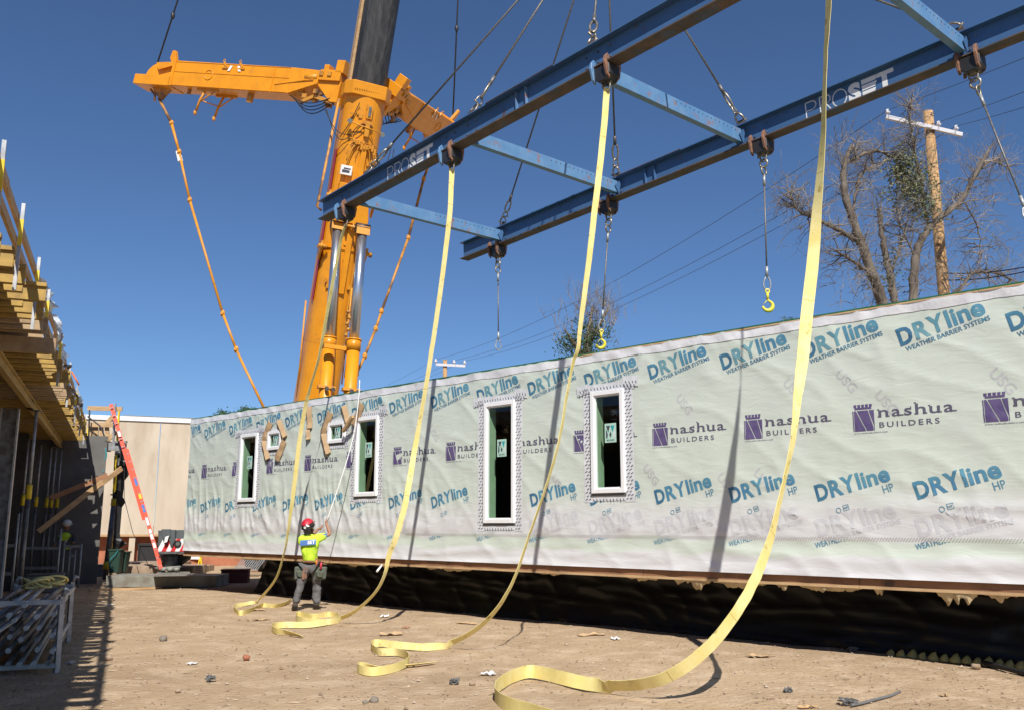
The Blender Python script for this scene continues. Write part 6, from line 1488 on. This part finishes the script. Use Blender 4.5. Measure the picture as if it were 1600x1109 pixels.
# trousers
Jt = [J(pel + V((0, 0, .02)), .185, .135), J(hipL, .125, .12), J(kL, .080), J(aL + V((0, 0, .02)), .078), J(hipR, .125, .12), J(kR, .082), J(aR + V((0, 0, .02)), .080)]
skinned('trousers', Jt, [(0, 1), (1, 2), (2, 3), (0, 4), (4, 5), (5, 6)], 'trouser', pe_, 2, 0)
for a, t in ((aL, tL), (aR, tR)):
    bz = V((a.x, a.y, .05)); skinned('boot', [J(V((a.x, a.y, .17)), .058), J(bz, .062, .05), J(bz + (V((t.x, t.y, .045)) - bz).normalized() * .10, .055, .045), J(bz + (V((t.x, t.y, .045)) - bz).normalized() * .20, .042, .034)], [(0, 1), (1, 2), (2, 3)], 'boot', pe_, 2, 1)
# belt, pouches, tools
mb = MB(); mb.torus(pel + V((0, 0, .035)), (0, .05, 1), .172, .030, 20, 6, sx=1.0); mb.build('belt', M['belt'], pe_)
for x, s_, nm in ((470, -1, 'left'), (500, 1, 'right')):
    c0 = pp(x, 894, -.06); mb = MB(); w_, h_ = .125, .13
    mb.hexa([c0 + V(q) for q in ((-w_ * .8 + .02 * s_, -.05, -h_ * 1.05), (w_ * .85 + .02 * s_, -.05, -h_ * .95), (w_ * .85, .07, -h_ * .95), (-w_ * .8, .07, -h_ * 1.05), (-w_ * .95, -.06, h_ * .9), (w_, -.06, h_ * .85), (w_, .10, h_ * .85), (-w_ * .95, .10, h_ * .9))])
    mb.hexa([c0 + V(q) for q in ((-.05, -.10, -.08), (.07, -.10, -.10), (.07, -.055, -.10), (-.05, -.055, -.08), (-.07, -.12, .05), (.085, -.12, .03), (.085, -.06, .03), (-.07, -.06, .05))])
    po = mb.build('tool_pouch', M['pouch'], pe_, bevel=.02)
mb = MB(); c0 = pp(476, 893, -.16); mb.beam(c0 + V((-.02, 0, -.14)), c0 + V((-.01, 0, .10)), .05, .03, V((0, 1, 0))); mb.beam(c0 + V((.03, 0, -.12)), c0 + V((.035, 0, .09)), .03, .03, V((0, 1, 0))); mb.build('tool_handle', M['rust_plate'], pe_)
mb = MB(); c0 = pp(501, 884, -.14); mb.tube([c0 + V((0, 0, -.06)), c0 + V((.01, 0, .07))], .022, 7); mb.build('tool_handle', M['red'], pe_)
mb = MB(); c0 = pp(494.5, 879, -.16); mb.tube([c0 + V((0, 0, -.04)), c0 + V((0, 0, .05))], .018, 7); mb.build('tool_handle', M['orange'], pe_)
# back print
bc = chest + V((-.0, -.158, .03)); tdir = V((1, 0, .08)).normalized()
f = lambda x, y: bc + tdir * x + V((0, -.006 + .12 * x * x, 0)) + V((0, 0, y))
mb = MB()
for k in range(6): quad_onto(mb, [(-.155 + k * .0517, -.05), (-.155 + (k + 1) * .0517, -.05), (-.155 + (k + 1) * .0517, .05), (-.155 + k * .0517, .05)], f, 0)
f2 = lambda x, y: f(x, y) + V((0, -.004, 0)); text_onto(mb, 'PRO', -.14, -.025, .12, .055, f2, 0, mi=2, cell=.04); text_onto(mb, 'SET', -.01, -.03, .15, .065, f2, .04, mi=1, cell=.04)
mb.build('back_print', [M['logo_blue'], M['white'], M['blue_light']], pe_)
mb = MB(); q = shR.lerp(elR, .55) + V((.01, -.066, .01)); d = (elR - shR).normalized(); u2 = V((0, 0, 1)) - d * d.z; mb.poly([q - d * .05 - u2 * .035, q + d * .05 - u2 * .035, q + d * .05 + u2 * .035, q - d * .05 + u2 * .035]); mb.build('sleeve_print', M['blue_light'], pe_)
# backwards cap / hard hat: red crown above, black lower back
Mh = Matrix.Rotation(rad(24), 3, 'X') @ Matrix.Rotation(rad(-12), 3, 'Y')
hc = head + V((-.015, -.01, .035))
mb = MB(); seg = 18; rows = []
for i in range(9):
    th_ = math.pi * .60 * i / 8; rows.append([mb.bm.verts.new(hc + Mh @ V((math.sin(th_) * math.cos(2 * math.pi * k / seg) * .125, math.sin(th_) * math.sin(2 * math.pi * k / seg) * .150, math.cos(th_) * .125))) for k in range(seg)])
for i in range(8):
    for k in range(seg):
        kk = 2 * math.pi * (k + .5) / seg; back = math.sin(kk) < -.1; mb.mi = 1 if (i >= 5 and back) or i >= 7 else 0; mb.face([rows[i][k], rows[i + 1][k], rows[i + 1][(k + 1) % seg], rows[i][(k + 1) % seg]], True)
mb.mi = 1
mb.tube([hc + Mh @ V((math.cos(a) * .128, math.sin(a) * .152, -.035)) for a in [math.pi * 2 * k / 20 for k in range(21)]], .010, 5)
mb.mi = 0; hat = mb.build('cap', [M['cap_red'], M['cap_black']], pe_)
mb = MB(); mb.hexa([hc + Mh @ V(q) for q in ((-.075, -.12, -.05), (.075, -.12, -.05), (.065, -.10, -.14), (-.065, -.10, -.14), (-.075, -.155, -.045), (.075, -.155, -.045), (.06, -.165, -.14), (-.06, -.165, -.14))]); mb.build('neck_guard', M['cap_black'], hat, bevel=.01)
mb = MB()
for x, z, r in ((-.02, .01, .026), (.035, .035, .020), (.055, .02, .015), (.02, .055, .012)):
    yb = -math.sqrt(max(.0, 1 - (x / .125) ** 2 - (z / .125) ** 2)) * .152
    mb.disc(hc + Mh @ V((x, yb, z)), Mh @ V((x / .0156, yb / .0225, z / .0156)), r, .006, 12)
mb.build('cap_sticker', M['white'], hat)
# the long white pole
pw = [pp(503.5, 824, .37), pp(510, 806, .24 + .15), at_o(534.7, 742, 11.05), at_o(550, 690, 11.2), at_o(555, 664, 11.25), at_o(560, 628, 11.28), at_o(562, 593.5, 11.3)]
pw[0] = haL + (haL - haR).normalized() * .04 + V((-.01, .02, -.03)); 
mb = MB(); mb.tube(crom([haL + V((-.02, 0, -.06)), haL + V((.0, .01, 0)), haR + V((0, .01, 0))] + pw[2:], 5), .0105, 8); o = mb.build('white_pole', M['white'], loc=haR); meta(o, 'long thin white pole held up by the worker, its tip rising above the module roof', 'pole')
mb = MB(); a, b = at_o(536, 673, 11.36), at_o(551, 650, 11.30); mb.beam(a, b, .05, .07); o = mb.build('wood_stick', M['lumber'], loc=a); meta(o, 'short pale wooden stick against the upper right of the right small window', 'wooden stick')

# second worker in the shade
wp = at_z(97, 912, 0); W2 = thing('person', 'worker in hi-vis vest and white hard hat bending in the shade under the deck', 'person', wp)
q = lambda x, y, z: wp + V((x, y, z))
Jw = [J(q(0, 0, .92), .14, .11), J(q(.0, .0, 1.1), .14, .10), J(q(.03, -.04, 1.36), .17, .12), J(q(.05, -.10, 1.50), .06), J(q(.07, -.15, 1.60), .09), J(q(.07, -.15, 1.69), .085), J(q(.24, -.05, 1.40), .06), J(q(.34, -.18, 1.18), .042), J(q(.38, -.40, 1.15), .03), J(q(-.17, -.02, 1.40), .06), J(q(-.22, -.15, 1.15), .042), J(q(-.12, -.38, 1.08), .03), J(q(-.10, 0, .86), .09), J(q(-.14, -.03, .48), .06), J(q(-.14, .02, .08), .045), J(q(-.14, -.12, .05), .045), J(q(.10, 0, .86), .09), J(q(.13, -.05, .48), .06), J(q(.13, .02, .08), .045), J(q(.13, -.12, .05), .045)]
skinned('body', Jw, [(0, 1), (1, 2), (2, 3), (3, 4), (4, 5), (2, 6), (6, 7), (7, 8), (2, 9), (9, 10), (10, 11), (0, 12), (12, 13), (13, 14), (14, 15), (0, 16), (16, 17), (17, 18), (18, 19)], 'skin', W2)
skinned('vest', [J(q(0, 0, 1.0), .22, .17), J(q(.0, -.02, 1.18), .23, .18), J(q(.03, -.05, 1.38), .25, .19), J(q(.04, -.10, 1.50), .11)], [(0, 1), (1, 2), (2, 3)], 'hivis', W2, 2, 1)
skinned('sleeves', [J(q(.03, -.04, 1.38), .10), J(q(.24, -.05, 1.39), .08), J(q(.34, -.18, 1.18), .062), J(q(.37, -.34, 1.16), .05), J(q(-.17, -.02, 1.39), .08), J(q(-.22, -.15, 1.15), .062), J(q(-.14, -.33, 1.1), .05)], [(0, 1), (1, 2), (2, 3), (0, 4), (4, 5), (5, 6)], 'trouser', W2, 2, 0)
skinned('trousers', [J(q(0, 0, .95), .15, .12), J(q(-.10, 0, .84), .11), J(q(-.14, -.03, .48), .082), J(q(-.14, .02, .12), .07), J(q(.10, 0, .84), .11), J(q(.13, -.05, .48), .082), J(q(.13, .02, .12), .07)], [(0, 1), (1, 2), (2, 3), (0, 4), (4, 5), (5, 6)], 'trouser', W2, 2, 0)
mb = MB(); mb.ball(q(.07, -.15, 1.70), .125, (1, 1.15, .85), 16, 8); mb.tube([q(.07 + math.cos(a) * .14, -.15 + math.sin(a) * .17, 1.675) for a in [math.pi * k / 12 for k in range(25)]], .012, 5); mb.build('hard_hat', M['white'], W2)

# ================================================================ CARDBOARD CORNERS ON THE WALL
def corner(u, z, ang, L, label, wd=.20, fold=.05):
    f = printf(u, z, rad(ang), 0.0); th = None; mb = MB(); n = 4
    P = [[None] * 3 for _ in range(n + 1)]
    for i in range(n + 1):
        y = -L / 2 + L * i / n
        for j, (x, o_) in enumerate(((-wd / 2, .015), (0, .015 + fold), (wd / 2, .012))):
            b = f(x + .01 * nz3(i, j, u * 3), y); P[i][j] = mb.bm.verts.new(b - NA * (o_ + .03 * abs(nz3(i * .5, 3, u)) ))
    for i in range(n):
        for j in range(2): mb.face([P[i][j], P[i + 1][j], P[i + 1][j + 1], P[i][j + 1]])
    o = mb.build('cardboard_corner', M['cardboard'], loc=WP(u, z, .05))
    so_ = o.modifiers.new('thick', 'SOLIDIFY'); so_.thickness = .012
    meta(o, label, 'cardboard protector', 'folded cardboard protectors tacked round the small windows')
corner(-19.17, 3.81, -34, .50, 'cardboard protector at the upper left of the left small window'); corner(-18.53, 3.80, 38, .50, 'cardboard protector at the upper right of the left small window', .2)
corner(-19.19, 3.36, 26, .50, 'cardboard protector at the lower left of the left small window'); corner(-18.54, 3.34, -32, .50, 'cardboard protector at the lower right of the left small window')
corner(-17.42, 3.99, 3, .48, 'cardboard protector hanging alone just left of the farthest strap near the roof'); corner(-17.44, 3.62, 8, .24, 'small cardboard flap under the lone protector by the farthest strap', .16)
corner(-16.74, 3.83, -32, .52, 'cardboard protector at the upper left of the right small window'); corner(-16.76, 3.36, 26, .50, 'cardboard protector at the lower left of the right small window')
corner(-16.05, 3.92, 28, .46, 'cardboard protector at the upper right of the right small window', .19); corner(-15.62, 3.93, -32, .50, 'rightmost cardboard protector, at the corner of the tall window beside the right small one', .19)

# ================================================================ SCRAPS ON THE DIRT
def scrap(x, y, w_, d_, label, m='cardboard', lift=.05, cat='cardboard scrap', name='cardboard_scrap'):
    c = at_z(x, y, 0); s = c.y / FPX; mb = MB(); n = 5; P = []; a0 = rnd.uniform(-.4, .4)
    for i in range(n + 1):
        row = []
        for j in range(4):
            xx = (i / n - .5) * w_ * s; yy = (j / 3 - .5) * d_ * s * 3.2; e = 1 + .2 * nz3(i * 1.3, j * 1.7, x); X_ = xx * math.cos(a0) - yy * math.sin(a0); Y_ = xx * math.sin(a0) + yy * math.cos(a0)
            row.append(mb.bm.verts.new(V((c.x + X_ * e, c.y + Y_ * e, gz(c.x + X_, c.y + Y_) + .008 + lift * max(0, nz3(i * .8, j * .9, y) + .25)))))
        P.append(row)
    for i in range(n):
        for j in range(3): mb.face([P[i][j], P[i + 1][j], P[i + 1][j + 1], P[i][j + 1]])
    o = mb.build(name, M[m], loc=c); k = o.modifiers.new('thick', 'SOLIDIFY'); k.thickness = .006; meta(o, label, cat)
scrap(1186, 1027, 34, 7, 'tan cardboard scrap on the dirt right of the nearest strap\'s shadow'); scrap(612, 992, 34, 4, 'flat cardboard scrap between the second strap loop and the third strap loop', lift=.08)
scrap(728, 975, 30, 3, 'pale cardboard sliver beside the third strap near the shade edge'); scrap(924, 993, 40, 3, 'thin brown sliver on the dirt below the middle of the black sheeting')
scrap(405, 968, 34, 4, 'cardboard flap left of the second strap loop'); scrap(395, 955, 36, 4, 'cardboard piece lying inside the farthest strap\'s loop'); scrap(1416, 1021, 16, 3, 'little brown chip at the right near the yellow caps')
scrap(1475, 1088, 14, 3, 'small pale chip in the dirt at lower right'); scrap(1262, 1106, 30, 3, 'pale splinter at the bottom edge below the big strap loop', 'lumber'); scrap(1440, 1013, 8, 3, 'orange peel-like scrap near the shade edge', 'lumber')
scrap(763, 1053, 22, 4, 'grey crumpled paper scrap above the biggest loop', 'tape', .06, 'paper scrap', 'paper_scrap'); scrap(601, 965, 12, 4, 'white paper wad in the shade edge right of the second strap', 'white', .07, 'paper scrap', 'paper_scrap'); scrap(962, 1000, 12, 4, 'white crumpled paper in the middle of the yard', 'white', .05, 'paper scrap', 'paper_scrap')
scrap(634, 982, 12, 2, 'pinkish scrap beyond the third strap curl', 'brick_red', .02, 'plastic scrap', 'plastic_scrap'); scrap(300, 1037, 14, 3, 'light paper fleck in the left foreground', 'tape', .03, 'paper scrap', 'paper_scrap'); scrap(110, 1038, 10, 4, 'shiny grey foil scrap beside the tube rack', 'galv', .05, 'foil scrap', 'foil_scrap'); scrap(168, 944, 20, 2, 'row of white flecks on the dirt before the steel mat', 'white', .02, 'paper scrap', 'paper_scrap')
def stone(x, y, r, label, m='pebble', sx=(1, 1, .7)):
    c = at_z(x, y, 0); mb = MB(); mb.ball(c + V((0, 0, r * .35)), r, sx, 9, 6)
    for v in mb.bm.verts: v.co += (v.co - c).normalized() * r * .35 * noise.noise(v.co * (1.6 / r))
    o = mb.build('stone', M['stone_dark' if m == 'grey_box' else m], loc=c); meta(o, label, 'stone')
stone(1525, 1043, .055, 'rounded grey stone at lower right by the black pipe'); stone(255, 1000, .06, 'dark stone in the left yard below the steel mat', 'grey_box'); stone(385, 1029, .05, 'brown broken brick piece in the left foreground', 'brick_red'); stone(170, 1030, .045, 'low pale stone at far left foreground')
stone(278, 1081, .03, 'pale pebble lump in the bottom left foreground'); stone(585, 1096, .045, 'dark clod at bottom below the third strap curl', 'grey_box'); stone(571, 1098, .03, 'smaller dark clod left of the larger one', 'grey_box'); stone(738, 1070, .035, 'light clod left of the biggest loop')
def twine(x, y, label, seed, L=1):
    r_ = random.Random(seed); mb = MB(); c = at_z(x, y, 0)
    for k in range(5): mb.tube(crom([c + V((r_.uniform(-.09, .09) * L, r_.uniform(-.09, .09) * L, .012 + r_.random() * .05)) for _ in range(7)], 4), .006, 5)
    o = mb.build('twine_tangle', M['grey_box'], loc=c); meta(o, label, 'twine'); return c
c = twine(1325, 1101, 'tangled dark twine at the bottom right', 1, .9)
mb = MB(); mb.tube(crom([at_z(x, y, .02) for x, y in ((1330, 1101), (1350, 1097), (1372, 1091), (1392, 1086), (1406, 1080))], 5), [.014] * 21, 6); o = mb.build('twine_end', M['grey_box'], loc=c); meta(o, 'straight frayed end of dark cord at the bottom right', 'cord')
twine(327, 1064, 'small black crumpled tangle in the left foreground', 2, .6); twine(710, 1069, 'wispy grey tangle above the bottom middle of the yard', 3, .6); twine(1231, 1083, 'small dark tangle right of the biggest loop', 4, .5); twine(1333, 1018, 'dark knot at the edge of the shade right of the nearest strap', 5, .7)
mb = MB(); a, b = at_o(589, 892, 11.0), at_o(597, 882, 11.2); mb.tube([a, b], .02, 6); o = mb.build('white_peg', M['white'], loc=a); meta(o, 'short white peg sticking out beneath the module left of the second strap', 'peg')
